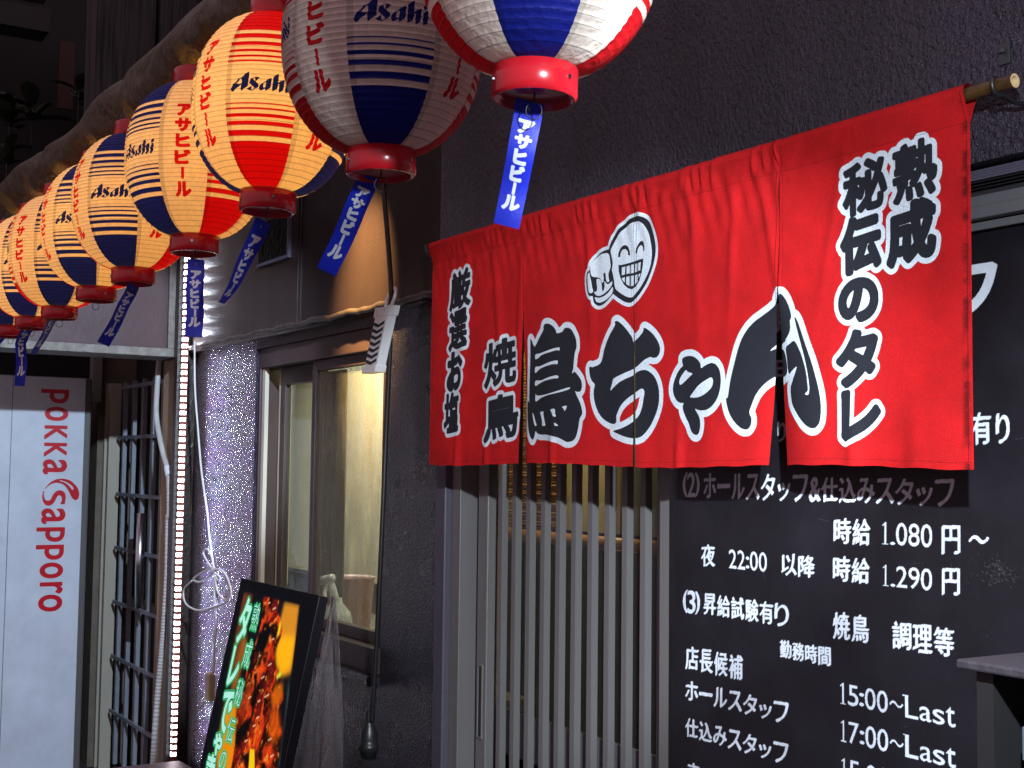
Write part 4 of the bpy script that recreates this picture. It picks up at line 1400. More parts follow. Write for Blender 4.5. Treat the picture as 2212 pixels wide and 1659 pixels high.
for t in lan:
    c = t.location
    tw = MB()
    tw.tube(smooth_path([(c.x, c.y, c.z + LH + 0.095), (c.x + 0.006, -0.96, c.z + LH + 0.12), (c.x, -0.93, AZ + 0.004)], 4), 0.0022, 6)
    tw.tube(smooth_path([(c.x + 0.03, c.y + 0.02, c.z + LH + 0.04), (c.x + 0.05, -0.95, AZ - 0.06), (c.x + 0.025, -0.93, AZ)], 5), 0.0018, 6)
    tw.build("lantern_tie", WIRE, aw, smooth=True)

#@@LEFT
# ================================================================== light strip in the corner, cords
lx = -5.600
strip = thing("light_strip", (lx, -0.02, 1.7), "vertical strip of white LED lights in the corner beside the purple pillar", "light strip")
sp = MB().box(lx - 0.014, lx + 0.006, -0.035, -0.012, 0.29, 3.4)
sp.build("strip_channel", mat("strip_backing", (0.24, 0.04, 0.018, 1), 0.6), strip)
LED = mat("led_white", (0.9, 0.9, 0.9, 1), 0.4, emit=(0.86, 0.90, 1.0, 1), emit_s=11.0)
z = 0.36
while z < 3.1:
    MB().box(lx - 0.009, lx + 0.006, -0.0375, -0.016, z, z + 0.0165).build("led_chip", LED, strip)
    z += 0.0295
def led_light(z, col, e):
    l = bpy.data.lights.new("led_beam", 'AREA')
    l.shape, l.size, l.energy, l.color = 'SQUARE', 0.006, e, col
    l.spread = radians(26)
    o = bpy.data.objects.new("led_beam", l)
    COL.objects.link(o)
    o.location = (lx + 0.016, -0.026, z)
    o.rotation_euler = Vector((1.0, 0.28, 0)).to_track_quat('-Z', 'Y').to_euler()
z, k = 0.36 + 0.0082, 0
while z < 3.1:
    if z < 2.11:
        col = ((0.62, 0.62, 1.0), (0.44, 0.36, 1.0), (0.56, 0.36, 1.0), (0.42, 0.42, 1.0))[k % 4]
    else:
        col = (0.72, 0.82, 1.0)
    led_light(z, col, 0.0125)
    z += 0.059
    k += 1
for z in (2.80, 2.90, 3.00, 3.10, 3.20, 3.30):
    l = bpy.data.lights.new("led_beam", 'AREA')
    l.shape, l.size, l.energy, l.color = 'SQUARE', 0.01, 0.045, (0.80, 0.86, 1.0)
    l.spread = radians(110)
    o = bpy.data.objects.new("led_beam", l)
    COL.objects.link(o)
    o.location = (lx + 0.0, -0.045, z)
    o.rotation_euler = Vector((-0.42, -1.0, 0)).to_track_quat('-Z', 'Y').to_euler()
MB().box(-5.672, -5.627, -0.05, 0.03, 0.0, 3.5).build("corner_trim", TRIM, shop)
CORD = mat("white_cord", (0.66, 0.64, 0.60, 1), 0.45)
cy = -0.06
f7 = crop(0, 2012, 0.6103); f6 = crop(0, 1000, 0.6103)
def pth_(pts, fn, y):
    return [at(*fn(a, b), y) for a, b in pts]
cord = thing("white_cord", at(*f7(1375, 390), cy), "white electric cord tied in a loose knot in front of the purple pillar", "cord")
main = pth_([(1255, 560), (1258, 860), (1275, 1100), (1300, 1400), (1335, 1650)], f6, cy) + pth_([(1350, 150), (1372, 320), (1380, 400), (1388, 560), (1390, 760), (1380, 950), (1378, 1040)], f7, cy)
cm = MB().tube(smooth_path(main, 6), 0.0042, 8)
for lp in ([(1375, 360), (1300, 400), (1248, 440), (1290, 458), (1350, 420), (1378, 385)],
           [(1378, 380), (1430, 380), (1470, 440), (1490, 530), (1450, 572), (1405, 520), (1385, 420)],
           [(1380, 390), (1340, 330), (1312, 270), (1335, 245), (1365, 290), (1380, 370)],
           [(1385, 400), (1420, 430), (1410, 450), (1392, 425)],
           [(1490, 540), (1460, 590), (1380, 620), (1280, 640), (1210, 610), (1185, 560), (1190, 500), (1240, 450)]):
    cm.tube(smooth_path(pth_(lp, f7, cy - 0.006), 7), 0.0040, 8)
cm.build("cord_wire", CORD, cord, smooth=True)
a_, b_ = at(*f7(1343, 1040), cy), at(*f7(1400, 1245), cy)
MB().box(a_[0], a_[0] + 0.052, cy - 0.014, cy + 0.014, b_[2], a_[2]).build("cord_socket", mat("ivory_plastic", (0.55, 0.47, 0.26, 1), 0.4, mottle=(30, 0.4, (0.45, 0.38, 0.2, 1))), cord, bevel=0.006)

# black cable with plug in front of the window, hung power strip
f8, f2 = crop(1200, 2012, 0.6103), crop(1000, 0, 0.7595)
cab = thing("black_cable", at(827, 1104, -0.05), "black cable hanging beside the window and power strip, ending in a plug", "cable")
pts = [at(812, 300, -0.12), at(825, 375, -0.11), at(832, 450, -0.10), at(841, 560, -0.085), at(845, 640, -0.075)]
pts += [at(842, 760, -0.06), at(834, 930, -0.05), at(827, 1104, -0.05), at(818, 1300, -0.05), at(808, 1480, -0.05), at(803, 1560, -0.05)]
MB().tube(smooth_path(pts, 8), 0.0075, 12).build("cable_sheath", WIRE, cab, smooth=True)
c = at(797, 1600, -0.05)
z1_, z0_ = at(802, 1560, -0.05)[2], at(795, 1645, -0.05)[2]
pr = [(0.0085, z1_ + 0.03), (0.010, z1_ + 0.02), (0.0095, z1_ + 0.015), (0.0125, z1_ + 0.008), (0.011, z1_ + 0.002), (0.015, z1_ - 0.01), (0.024, z1_ - 0.03), (0.027, z1_ - 0.055), (0.027, z1_ - 0.065), (0.031, z1_ - 0.068), (0.031, z1_ - 0.085), (0.026, z1_ - 0.088), (0.022, z1_ - 0.11), (0.0, z1_ - 0.11)]
MB().lathe(pr, 32, (c[0], c[1], 0)).build("cable_plug", mat("black_rubber", (0.018, 0.02, 0.022, 1), 0.35), cab, smooth=True)

fP = crop(1250, 1000, 0.3616)
ps = thing("power_strip", at(*fP(735, 590), -0.13), "white louvred power strip hung by a loop beside the red curtain", "power strip")
T1, T2, B1 = at(*fP(645, 590), -0.14), at(*fP(785, 590), -0.14), at(*fP(495, 1300), -0.14)
ex = np.array([1, 0, 0.0]) * (T2[0] - T1[0])
ed = (B1 - T1)
wx = np.linalg.norm(ex)
en = np.array([0, 0.030, 0.0])
shear_ = ed
MB().obox(T1, ex, en, ed).build("strip_body", WHITEP, ps, bevel=0.003)
lv = MB()
for k in range(7):
    t0 = 0.22 + 0.095 * k
    for sgn in (0, 1):
        c0 = T1 + ed * (t0 + (0.055 if sgn == 0 else 0.055)) + ex * 0.5
        # chevron recess: two slanted plates
        a0_ = T1 + ex * (0.08 if sgn == 0 else 0.92) + ed * t0
        a1_ = T1 + ex * 0.5 + ed * (t0 + 0.045)
        d_ = ed * 0.048
        o_ = np.array([0, -0.0022, 0])
        lv.add([a0_ + o_, a1_ + o_, a1_ + d_ + o_, a0_ + d_ + o_], [(0, 1, 2, 3)])
lv.build("socket_slots", mat("socket_dark", (0.03, 0.04, 0.055, 1), 0.2), ps)
ge = MB()
for k in range(5):
    a0_ = T1 + ex * (0.12 + 0.17 * k) + ed * 0.02 + np.array([0, -0.006, 0])
    ge.obox(a0_, ex * 0.06, np.array([0, 0.006, 0]), ed * 0.12)
ge.build("grip_ribs", WHITEP, ps, bevel=0.001)
for (o_, sx, sz) in ((T1 + ex * -0.04 + ed * -0.005, 0.10, 0.15), (T1 + ex * 0.97 + ed * -0.005, 0.10, 0.15), (T1 + ex * -0.03 + ed * 0.90, 1.06, 0.105)):
    MB().obox(o_ + np.array([0, -0.004, 0]), ex * sx, np.array([0, 0.036, 0]), ed * sz).build("end_grip", WHITEP, ps, bevel=0.0015)
MB().tube(smooth_path([at(*fP(745, 590), -0.135), at(*fP(752, 520), -0.12), at(*fP(790, 420), -0.06), at(*fP(845, 370), -0.07), at(*fP(850, 430), -0.13), at(*fP(815, 540), -0.135), at(*fP(785, 595), -0.13)], 8), 0.0048, 8).build("hanging_loop", WHITEP, ps, smooth=True)

# ================================================================== neighbouring shop
nei = thing("neighbour_building", (-6.6, 0.1, 0), "beige stuccoed neighbouring front with a dark lattice gate beside the vending machine", "building")
gx0, gx1 = at(233, 1000, 0.06)[0], at(361, 1000, 0.03)[0]
MB().box(gx1, -5.674, 0.0, 0.4, 0, 2.10).build("stucco_pier", BEIGE, nei, bevel=0.006)
MB().box(gx0 - 0.14, gx0, 0.0, 0.3, 0, 2.6).build("timber_post", mat("old_timber", (0.20, 0.165, 0.125, 1), 0.7, bump=[('noise', 50, 0.004)], mottle=(14, 0.6, (0.11, 0.085, 0.06, 1))), nei)
MB().box(-12, -5.70, 0.20, 0.24, 0, 4).build("inner_wall", mat("neighbour_dark", (0.015, 0.014, 0.014, 1), 0.7), nei)
ga = MB()
ga.box(gx0 + 0.015, gx0 + 0.035, 0.03, 0.10, 0, 2.05)
ga.box(gx0 + 0.055, gx0 + 0.085, 0.04, 0.10, 0, 2.05)
gate = ga.build("gate", CREAM, nei)
LAT = mat("lattice_blue_grey", (0.30, 0.33, 0.38, 1), 0.45, 0.2, mottle=(20, 0.4, (0.13, 0.145, 0.17, 1)))
la_ = MB()
gw = gx1 - gx0 - 0.24
gs = gx0 + 0.20
for k in range(6):
    x = gs + gw * k / 5.2
    la_.box(x, x + 0.026, 0.078, 0.098, 0.05, 2.05)
for zc in (2.02, 1.755, 1.455, 1.17, 0.885, 0.60, 0.315):
    la_.box(gs - 0.06, gs + gw, 0.070, 0.080, zc - 0.009, zc + 0.009)
la_.build("gate_lattice", LAT, gate)
cre = MB()
for k in range(5):
    x = gs + 0.055 + gw * k / 5.2
    cre.box(x, x + 0.018, 0.16, 0.18, 0.05, 2.05)
cre.build("gate_rods", CREAM, gate)
hz1_, hz0_ = at(303, 1108, 0.02)[2], at(300, 1314, 0.02)[2]
hx_ = at(302, 1200, 0.02)[0]
MB().tube([(hx_, 0.02, hz0_), (hx_, 0.02, hz1_)], 0.022, 18).build("gate_handle", STEEL, gate, smooth=True)
fC = crop(350, 1300, 0.48193)
cp = pth_([(575, 235), (562, 400), (552, 700), (600, 980), (640, 1120)], fC, -0.03)
cp2 = pth_([(655, 1190), (658, 1500)], fC, -0.03) + pth_([(1085, 60), (1078, 400), (1060, 700), (1040, 950), (1012, 1250), (988, 1600), (980, 1750)], f7, -0.03)
con = thing("conduit", cp[0], "white corrugated conduit running down the beige pier", "conduit")
sp1 = smooth_path(cp, 10)
MB().tube(sp1, 0.0125, 14).build("smooth_hose", mat("dusty_white", (0.55, 0.55, 0.54, 1), 0.5, mottle=(25, 0.6, (0.36, 0.35, 0.33, 1))), con, smooth=True)
sp2 = smooth_path(cp2, 26)
MB().tube(sp2, 0.012, 14, r_list=[0.0115 + 0.002 * (i % 2) for i in range(len(sp2))]).build("ribbed_hose", mat("dusty_white_ribbed", (0.55, 0.55, 0.54, 1), 0.5, mottle=(25, 0.6, (0.38, 0.37, 0.35, 1))), con)
c1, c2 = np.array(cp[-1]), np.array(cp2[0])
MB().tube([c1, (c1 + c2) / 2, c2], 0.0155, 14).build("hose_coupling", WHITEP, con)
pc = at(211, 800, -0.02)
MB().box(pc[0] - 0.045, pc[0] + 0.03, -0.05, -0.004, at(211, 869, -0.02)[2], 2.5).build("grey_duct", mat("duct_grey", (0.22, 0.21, 0.19, 1), 0.6), nei)

# projecting mauve sign
sgx = -5.70
sy1, sz0 = -0.03, at(378, 765, -0.046)[2] - 0.012
MAUVE = mat("mauve_board", (0.068, 0.032, 0.035, 1), 0.55, bump=[('noise', 60, 0.001)], mottle=(7, 0.4, (0.050, 0.024, 0.027, 1)))
WPAINT = mat("chipped_white_paint", (0.27, 0.25, 0.225, 1), 0.6, bump=[('noise', 60, 0.004)], mottle=(24, 1.0, (0.13, 0.11, 0.09, 1)))
sig = thing("projecting_sign", (sgx - 0.1, -0.7, sz0), "mauve blank projecting sign board with chipped white frame above the vending machine", "sign")
MB().box(sgx - 0.22, sgx - 0.012, -1.45, sy1 - 0.045, sz0 + 0.04, 2.72).build("sign_board", MAUVE, sig)
fr_ = MB()
fr_.box(sgx - 0.24, sgx, -1.47, sy1, sz0, sz0 + 0.038)
fr_.box(sgx - 0.24, sgx, sy1 - 0.042, sy1, sz0 + 0.038, 2.74)
fr_.build("sign_frame", WPAINT, sig, bevel=0.003)
MB().box(-6.0, -5.73, -0.27, 0.0, 2.76, 3.15).build("plaster_return", mat("pale_plaster", (0.42, 0.42, 0.46, 1), 0.6, bump=[('noise', 45, 0.02)], mottle=(14, 0.7, (0.12, 0.12, 0.15, 1))), nei)
RUST = mat("rusty_edge", (0.24, 0.13, 0.05, 1), 0.7, mottle=(18, 0.8, (0.40, 0.30, 0.18, 1)))
MB().box(-5.698, -5.674, -0.012, 0.05, 2.105, 3.4).build("rusty_corner", RUST, nei)

# vending machine
vx = -6.62
vy1 = atx(195, 1000, vx)[1]
vz1 = atx(150, 815, vx)[2]
vm = thing("vending_machine", (vx - 0.3, vy1 - 0.4, 0), "white drinks vending machine seen from its side with red sideways lettering", "vending machine")
GREYB = mat("machine_grey", (0.10, 0.095, 0.09, 1), 0.5)
MB().box(vx - 0.75, vx - 0.006, vy1 - 0.72, vy1 + 0.0, 0.06, vz1).build("machine_body", GREYB, vm, bevel=0.008)
for (xx, yy) in ((vx - 0.70, vy1 - 0.66), (vx - 0.10, vy1 - 0.66), (vx - 0.70, vy1 - 0.08), (vx - 0.10, vy1 - 0.08)):
    MB().box(xx, xx + 0.05, yy, yy + 0.05, 0, 0.06).build("machine_foot", BLACKM, vm)
cvv = Canvas(vy1 - 0.72, vy1 - 0.035, 0.1, vz1 - 0.004, 1100)
vmk = cvv.new()
fV = crop(100, 1480, 0.60278)     # 498x1659 crop
def vput(ch, x0, x1, y0, y1, r=0.0):
    A, B = atx(*fV(x0, y0), vx), atx(*fV(x1, y1), vx)
    cvv.put(vmk, ch, A[1], B[1], A[2], B[2], rot=1)
for ch, b in (("p", (103, 282, 84, 182)), ("o", (128, 279, 200, 297)), ("K", (125, 272, 322, 418)), ("K", (122, 269, 436, 530)), ("a", (115, 270, 545, 645)), ("a", (105, 259, 866, 965)), ("p", (73, 255, 990, 1083)), ("p", (68, 249, 1106, 1200)), ("o", (94, 245, 1222, 1320)), ("r", (94, 242, 1350, 1422)), ("o", (85, 239, 1432, 1536))):
    A, B = atx(*fV(b[0], b[2]), vx), atx(*fV(b[1], b[3]), vx)
    e = 0.0032
    cvv.put(vmk, ch, A[1] + e, B[1] - e, A[2] - e, B[2] + e, rot=1)
fSw = crop(100, 1820, 0.13562)
swm = cvv.new()
def vq(x, y):
    p_ = atx(*fSw(x, y), vx)
    return p_[1], p_[2]
cvv.poly(swm, curve_poly([vq(*p) for p in [(565,770),(620,690),(720,590),(850,515),(960,485),(1090,478),(1220,500),(1330,550),(1430,640),(1510,740),(1550,850),(1558,950),(1535,1050),(1490,1090),(1430,1095),(1370,1060),(1320,980),(1260,850),(1190,740),(1120,665),(1020,615),(920,597),(820,610),(720,650),(640,710),(585,772)]]))
cvv.poly(swm, curve_poly([vq(*p) for p in [(1000,525),(1100,545),(1230,600),(1340,680),(1395,750),(1385,795),(1350,795),(1290,720),(1200,630),(1100,575),(1010,550)]]), False)
cvv.poly(swm, curve_poly([vq(*p) for p in [(525,840),(545,850),(535,920),(540,1010),(570,1080),(620,1110),(690,1110),(740,1070),(790,960),(850,880),(920,830),(1000,815),(1090,840),(1150,910),(1168,1020),(1150,1150),(1135,1210),(1015,1215),(1045,1140),(1055,1050),(1030,985),(980,965),(930,990),(880,1080),(820,1180),(740,1245),(660,1262),(580,1235),(520,1160),(490,1050),(495,930)]]))
va = flat(cvv, (205, 213, 224))
va *= (0.96 + 0.06 * noise2(cvv.H, cvv.W, 12))[..., None]
va = over(va, cvv.fat(vmk, 0.0032), (196, 24, 40))
va = over(va, cvv.fat(swm, 0), (196, 24, 40))
ys = np.linspace(cvv.x0, cvv.x1, cvv.W)
jl = atx(22, 1000, vx)[1]
va[:, np.abs(ys - jl) < 0.0016] *= 0.55
spk = cvv.new()
for _ in range(60):
    y, z = cvv.x0 + rng.random() * 0.7, 0.2 + rng.random() * 1.2
    e = 0.001 + 0.0018 * rng.random()
    cvv.poly(spk, [(y, z), (y + e, z), (y + e, z + e), (y, z + e)])
va = over(va, spk * 0.5, (140, 140, 140))
PP = np.zeros((2, 2, 3))
mbv = MB()
mbv.add([(vx, cvv.x0, cvv.z0), (vx, cvv.x1, cvv.z0), (vx, cvv.x1, cvv.z1), (vx, cvv.x0, cvv.z1)], [(0, 1, 2, 3)], [(0, 0), (1, 0), (1, 1), (0, 1)])
mbv.add([(vx - 0.006, cvv.x1, cvv.z0), (vx - 0.006, cvv.x1, cvv.z1), (vx, cvv.x1, cvv.z1), (vx, cvv.x1, cvv.z0)], [(0, 1, 2, 3)], [(0.99, 0.02)] * 4)
mbv.build("machine_side_panel", img_mat("machine_print", np.clip(va, 0, 1), 0.32, grime=(6, 0.12)), vm)

# leaning menu light box
TL, TR_ = at(523, 1249, -0.30), at(689, 1285, -0.30)
xL, xR = TL[0], TR_[0]
BLp = atx(432, 1659, xL)
dv_ = BLp - TL
dv_ = dv_ / np.linalg.norm(dv_)                      # down the face
ex_ = np.array([1.0, 0, 0])
nv_ = np.cross(ex_, dv_); nv_ = nv_ / np.linalg.norm(nv_)
if nv_[1] > 0:
    nv_ = -nv_                                        # outward = toward the street
Ls = (TL[2] - 0.03) / -dv_[2]
Ws = xR - xL
menu = thing("menu_light_box", TL + dv_ * Ls, "leaning lit menu light box with grilled meat photo and green outlined lettering", "menu sign")
MB().obox(TL - nv_ * 0.032, ex_ * Ws, nv_ * 0.032, dv_ * Ls).build("box_case", mat("glossy_black", (0.012, 0.013, 0.018, 1), 0.18), menu, bevel=0.004)
cm_ = Canvas(0, Ws, -Ls, 0, 900)
fM = crop(780, 2260, 0.46046)
def mq(x, y):
    p_ = onp(*fM(x, y), TL, nv_) - TL
    return float(np.dot(p_, ex_)), -float(np.dot(p_, dv_))
ma = flat(cm_, (16, 17, 22))
def soft(poly, col, r=6, a=1.0):
    global ma
    k = cm_.new()
    cm_.poly(k, [mq(*p) for p in poly])
    ma = over(ma, blur(k.astype(np.float32), r) * a, col)
screen = cm_.new()
cm_.poly(screen, [mq(*p) for p in [(395, 152), (877, 262), (800, 900), (720, 1500), (560, 2900), (-120, 2700), (60, 1700), (230, 900), (330, 450)]])
soft([(395, 152), (475, 170), (420, 500), (330, 800), (250, 900)], (105, 50, 28), 8)
soft([(400, 480), (330, 760), (280, 1000), (330, 1000), (430, 600)], (150, 86, 30), 10)
soft([(240, 1080), (340, 1060), (330, 1500), (280, 1800), (160, 1750), (160, 1500)], (238, 140, 14), 12)
soft([(640, 215), (745, 235), (690, 420), (640, 500)], (22, 22, 30), 8)
soft([(745, 235), (872, 260), (840, 560), (800, 860), (700, 880), (690, 560), (705, 400)], (206, 136, 36), 8)
soft([(740, 520), (835, 540), (800, 800), (735, 860), (670, 800), (665, 660), (700, 560)], (250, 178, 20), 10)
soft([(780, 880), (760, 1150), (720, 1500), (690, 1659), (760, 1600), (800, 1100)], (58, 84, 84), 8)
meat = cm_.new()
cm_.poly(meat, curve_poly([mq(*p) for p in [(572, 190), (690, 212), (688, 320), (715, 400), (720, 515), (672, 640), (662, 740), (690, 850), (720, 950), (735, 1060), (695, 1160), (718, 1250), (722, 1380), (700, 1540), (680, 1659), (560, 2300), (180, 2300), (290, 1659), (330, 1380), (335, 1190), (385, 1050), (410, 880), (440, 760), (505, 560), (540, 440), (560, 300)]]))
n1 = noise2(cm_.H, cm_.W, 14); n2 = noise2(cm_.H, cm_.W, 42)
strand = noise2(cm_.H, int(cm_.W), 26)
yy_ = np.arange(cm_.H)[:, None]; xx_ = np.arange(cm_.W)[None, :]
w1 = 0.5 + 0.5 * np.sin((xx_ * 0.055 + yy_ * 0.020) + 9 * n1 + 4 * n2)
base_c = np.stack([92 + 130 * w1, 20 + 62 * w1 * n2 * 1.6, 10 + 18 * n1], -1) / 255
dark = np.clip((n1 - 0.52) * 7, 0, 1)[..., None]
base_c = base_c * (1 - 0.85 * dark) + np.array([0.05, 0.03, 0.025]) * 0.85 * dark
hot = np.clip((n2 - 0.60) * 8, 0, 1)[..., None] * np.clip((w1 - 0.4) * 2, 0, 1)[..., None]
base_c = base_c * (1 - 0.7 * hot) + np.array([0.97, 0.62, 0.25]) * 0.7 * hot
mm = blur(meat.astype(np.float32), 2)[..., None]
ma = ma * (1 - mm) + base_c * mm
soft([(520, 500), (640, 450), (590, 620), (545, 690), (500, 640)], (12, 12, 16), 5)
soft([(490, 860), (512, 840), (480, 1200), (460, 1250)], (16, 10, 10), 4)
soft([(330, 1340), (420, 1240), (470, 1230), (400, 1400), (330, 1450)], (16, 12, 12), 5)
soft([(690, 470), (712, 380), (716, 440), (700, 520), (672, 560)], (240, 220, 40), 4)
soft([(672, 870), (715, 830), (716, 870), (680, 905)], (215, 240, 60), 4)
soft([(735, 930), (725, 1060), (660, 1150), (620, 1100), (660, 950)], (235, 120, 14), 8, 0.75)
soft([(640, 1120), (700, 1190), (715, 1380), (640, 1480), (600, 1340)], (225, 98, 14), 10, 0.7)
soft([(470, 880), (485, 980), (440, 1150), (370, 1230), (350, 1180), (400, 1000)], (170, 60, 26), 8, 0.6)
for (cx_, cy_, L_) in ((600, 780, 30), (540, 890, 30), (430, 1060, 26), (510, 1090, 24), (570, 1050, 40), (500, 1230, 26), (630, 560, 22), (400, 1430, 26), (600, 1420, 30), (470, 1300, 24), (520, 700, 14), (640, 300, 26), (600, 250, 20), (620, 1560, 30)):
    soft([(cx_, cy_), (cx_ + L_, cy_ - L_ * 0.7), (cx_ + L_ + 8, cy_ - L_ * 0.7 + 10), (cx_ + 6, cy_ + 12)], (250, 220, 170), 1, 0.8)
soft([(448, 1490), (488, 1500), (490, 1659), (470, 1900), (420, 1900), (436, 1659)], (242, 205, 20), 2)
ma = ma * blur(screen.astype(np.float32), 2)[..., None] + np.array([14, 15, 20]) / 255 * (1 - blur(screen.astype(np.float32), 2)[..., None])
neo = cm_.new()
def nput(ch, top, bot, wpx):
    a_, b_ = mq(*top), mq(*bot)
    cx_, cz_ = (a_[0] + b_[0]) / 2, (a_[1] + b_[1]) / 2
    mid = ((top[0] + bot[0]) / 2, (top[1] + bot[1]) / 2)
    hw_ = abs(mq(mid[0] + wpx / 2, mid[1])[0] - mq(mid[0] - wpx / 2, mid[1])[0]) / 2
    sl_ = -(a_[0] - b_[0]) / (a_[1] - b_[1])
    cm_.put(neo, ch, cx_ - hw_, cx_ + hw_, a_[1], b_[1])
big_neo = neo
for a in (("タ", (447, 215), (352, 585), 76), ("レ", (352, 632), (280, 955), 70), ("で", (272, 1000), (212, 1345), 84), ("や", (192, 1368), (152, 1545), 66), ("き", (135, 1552), (85, 1750), 70), ("鳥", (62, 1770), (0, 2060), 70)):
    nput(*a)
kb = neo.copy()
neo = cm_.new()
for a in (("熟", (515, 255), (478, 485), 58), ("成", (453, 565), (402, 805), 62), ("秘", (376, 900), (337, 1130), 60), ("伝", (303, 1225), (266, 1445), 60), ("の", (232, 1520), (200, 1680), 55)):
    nput(*a)
for msk_, r1 in ((kb, 0.0065), (neo, 0.0016)):
    ma = over(ma, blur(cm_.fat(msk_, r1 + 0.006), 4) * 0.45, (20, 170, 90))
    ma = over(ma, cm_.fat(msk_, r1 + 0.0028), (60, 240, 140))
    ma = over(ma, cm_.fat(msk_, r1 + 0.0005), (6, 40, 30))
    ma = over(ma, cm_.fat(msk_, max(0, r1 - 0.0022)), (170, 246, 222))
PP = np.zeros((2, 2, 3))
o_ = TL + nv_ * 0.002
fc = MB().add([o_ + dv_ * Ls, o_ + dv_ * Ls + ex_ * Ws, o_ + ex_ * Ws, o_], [(0, 1, 2, 3)], [(0, 0), (1, 0), (1, 1), (0, 1)])
fc.build("lit_screen", img_mat("menu_screen", np.clip(ma, 0, 1), 0.15, emit_s=0.8, spec=0.5), menu)
# clear plastic cover draped over its back
pc_m = bpy.data.materials.new("plastic_film"); pc_m.use_nodes = True
nt = pc_m.node_tree; b = nt.nodes["Principled BSDF"]
b.inputs["Base Color"].default_value = (0.16, 0.15, 0.16, 1); b.inputs["Roughness"].default_value = 0.18
tcn = nt.nodes.new("ShaderNodeTexCoord"); nn_ = nt.nodes.new("ShaderNodeTexNoise"); nn_.inputs["Scale"].default_value = 9
mpn = nt.nodes.new("ShaderNodeMapping"); mpn.inputs["Scale"].default_value = (4, 4, 0.7)
nt.links.new(tcn.outputs["Object"], mpn.inputs[0]); nt.links.new(mpn.outputs[0], nn_.inputs["Vector"])
bpn = nt.nodes.new("ShaderNodeBump"); bpn.inputs["Distance"].default_value = 0.02
nt.links.new(nn_.outputs[0], bpn.inputs["Height"]); nt.links.new(bpn.outputs[0], b.inputs["Normal"])
trn = nt.nodes.new("ShaderNodeBsdfTransparent"); mxn = nt.nodes.new("ShaderNodeMixShader"); mxn.inputs[0].default_value = 0.62
nt.links.new(trn.outputs[0], mxn.inputs[1]); nt.links.new(b.outputs[0], mxn.inputs[2]); nt.links.new(mxn.outputs[0], nt.nodes["Material Output"].inputs[0])
PP = np.zeros((30, 16, 3))
for i in range(30):
    t = i / 29
    for j in range(16):
        s = j / 15
        zt_ = TL[2] - 0.004 - t * (TL[2] - 0.25)
        yb = TL[1] + 0.036 + (0.06 + 0.03 * sin(s * 9)) * t
        yf = (TL + dv_ * (t * (TL[2] - 0.25) / -dv_[2]))[1] + 0.036
        y = yf + (yb - yf) * s
        PP[i, j] = (xR + 0.012 + 0.012 * sin(s * 7 + t * 5) + 0.008 * sin(s * 17 - t * 9) + 0.02 * s, y, zt_)
MB().grid(PP).build("plastic_cover", pc_m, menu, smooth=True)
tp = MB()
a_ = at(*crop(1200, 2012, 0.6103)(120, 1600), -0.22)
q4 = [at(*crop(1200, 2012, 0.6103)(x, y), -0.22) for x, y in ((95, 1659), (118, 1655), (152, 1530), (150, 1515), (132, 1570))]
tp.add(q4 + [p_ + np.array([0, 0.002, 0]) for p_ in q4], [(0, 1, 2, 3, 4), (9, 8, 7, 6, 5), (0, 5, 6, 1), (1, 6, 7, 2), (2, 7, 8, 3), (3, 8, 9, 4), (4, 9, 5, 0)])
tp.build("paper_tag", WHITEP, menu)

# mauve box at the bottom left, black cabinet at the bottom right
cpt = at(391, 1641, -0.14)
st_ = thing("storage_box", (cpt[0] + 0.2, -0.4, 0), "mauve plastic box lid just showing under the light strip", "box")
MB().box(cpt[0] + 0.02, cpt[0] + 0.40, -0.62, -0.16, 0.0, cpt[2] - 0.03).build("box_body", mat("mauve_plastic_body", (0.22, 0.17, 0.20, 1), 0.5), st_, bevel=0.01)
MB().box(cpt[0], cpt[0] + 0.42, -0.64, -0.14, cpt[2] - 0.03, cpt[2]).build("box_lid", mat("mauve_plastic", (0.30, 0.23, 0.27, 1), 0.3, mottle=(10, 0.3, (0.24, 0.18, 0.22, 1))), st_, bevel=0.012)
bxp = at(2064, 1423, -0.44)
cab_ = thing("black_cabinet", (bxp[0] + 0.35, -0.2, 0), "black cabinet with dusty grey top standing against the notice", "cabinet")
cab_z = bxp[2]
MB().box(bxp[0], bxp[0] + 0.9, -0.44, 0.03, cab_z - 0.012, cab_z).build("cabinet_top", mat("dusty_top", (0.024, 0.020, 0.027, 1), 0.6, bump=[('noise', 60, 0.003)], mottle=(10, 0.5, (0.015, 0.013, 0.017, 1))), cab_, bevel=0.003)
bo = MB()
bo.box(bxp[0] + 0.02, bxp[0] + 0.045, -0.425, 0.028, 0, cab_z - 0.012)
bo.box(bxp[0] + 0.045, bxp[0] + 0.88, -0.02, 0.026, 0, cab_z - 0.012)
bo.box(bxp[0] + 0.045, bxp[0] + 0.88, -0.424, -0.02, 0, 0.03)
bo.build("cabinet_case", mat("cabinet_black", (0.008, 0.008, 0.009, 1), 0.5), cab_)
MB().box(bxp[0] + 0.075, bxp[0] + 0.85, -0.41, -0.05, cab_z - 0.115, cab_z - 0.075).build("cabinet_tray", mat("tray_blue", (0.06, 0.075, 0.10, 1), 0.5), cab_)

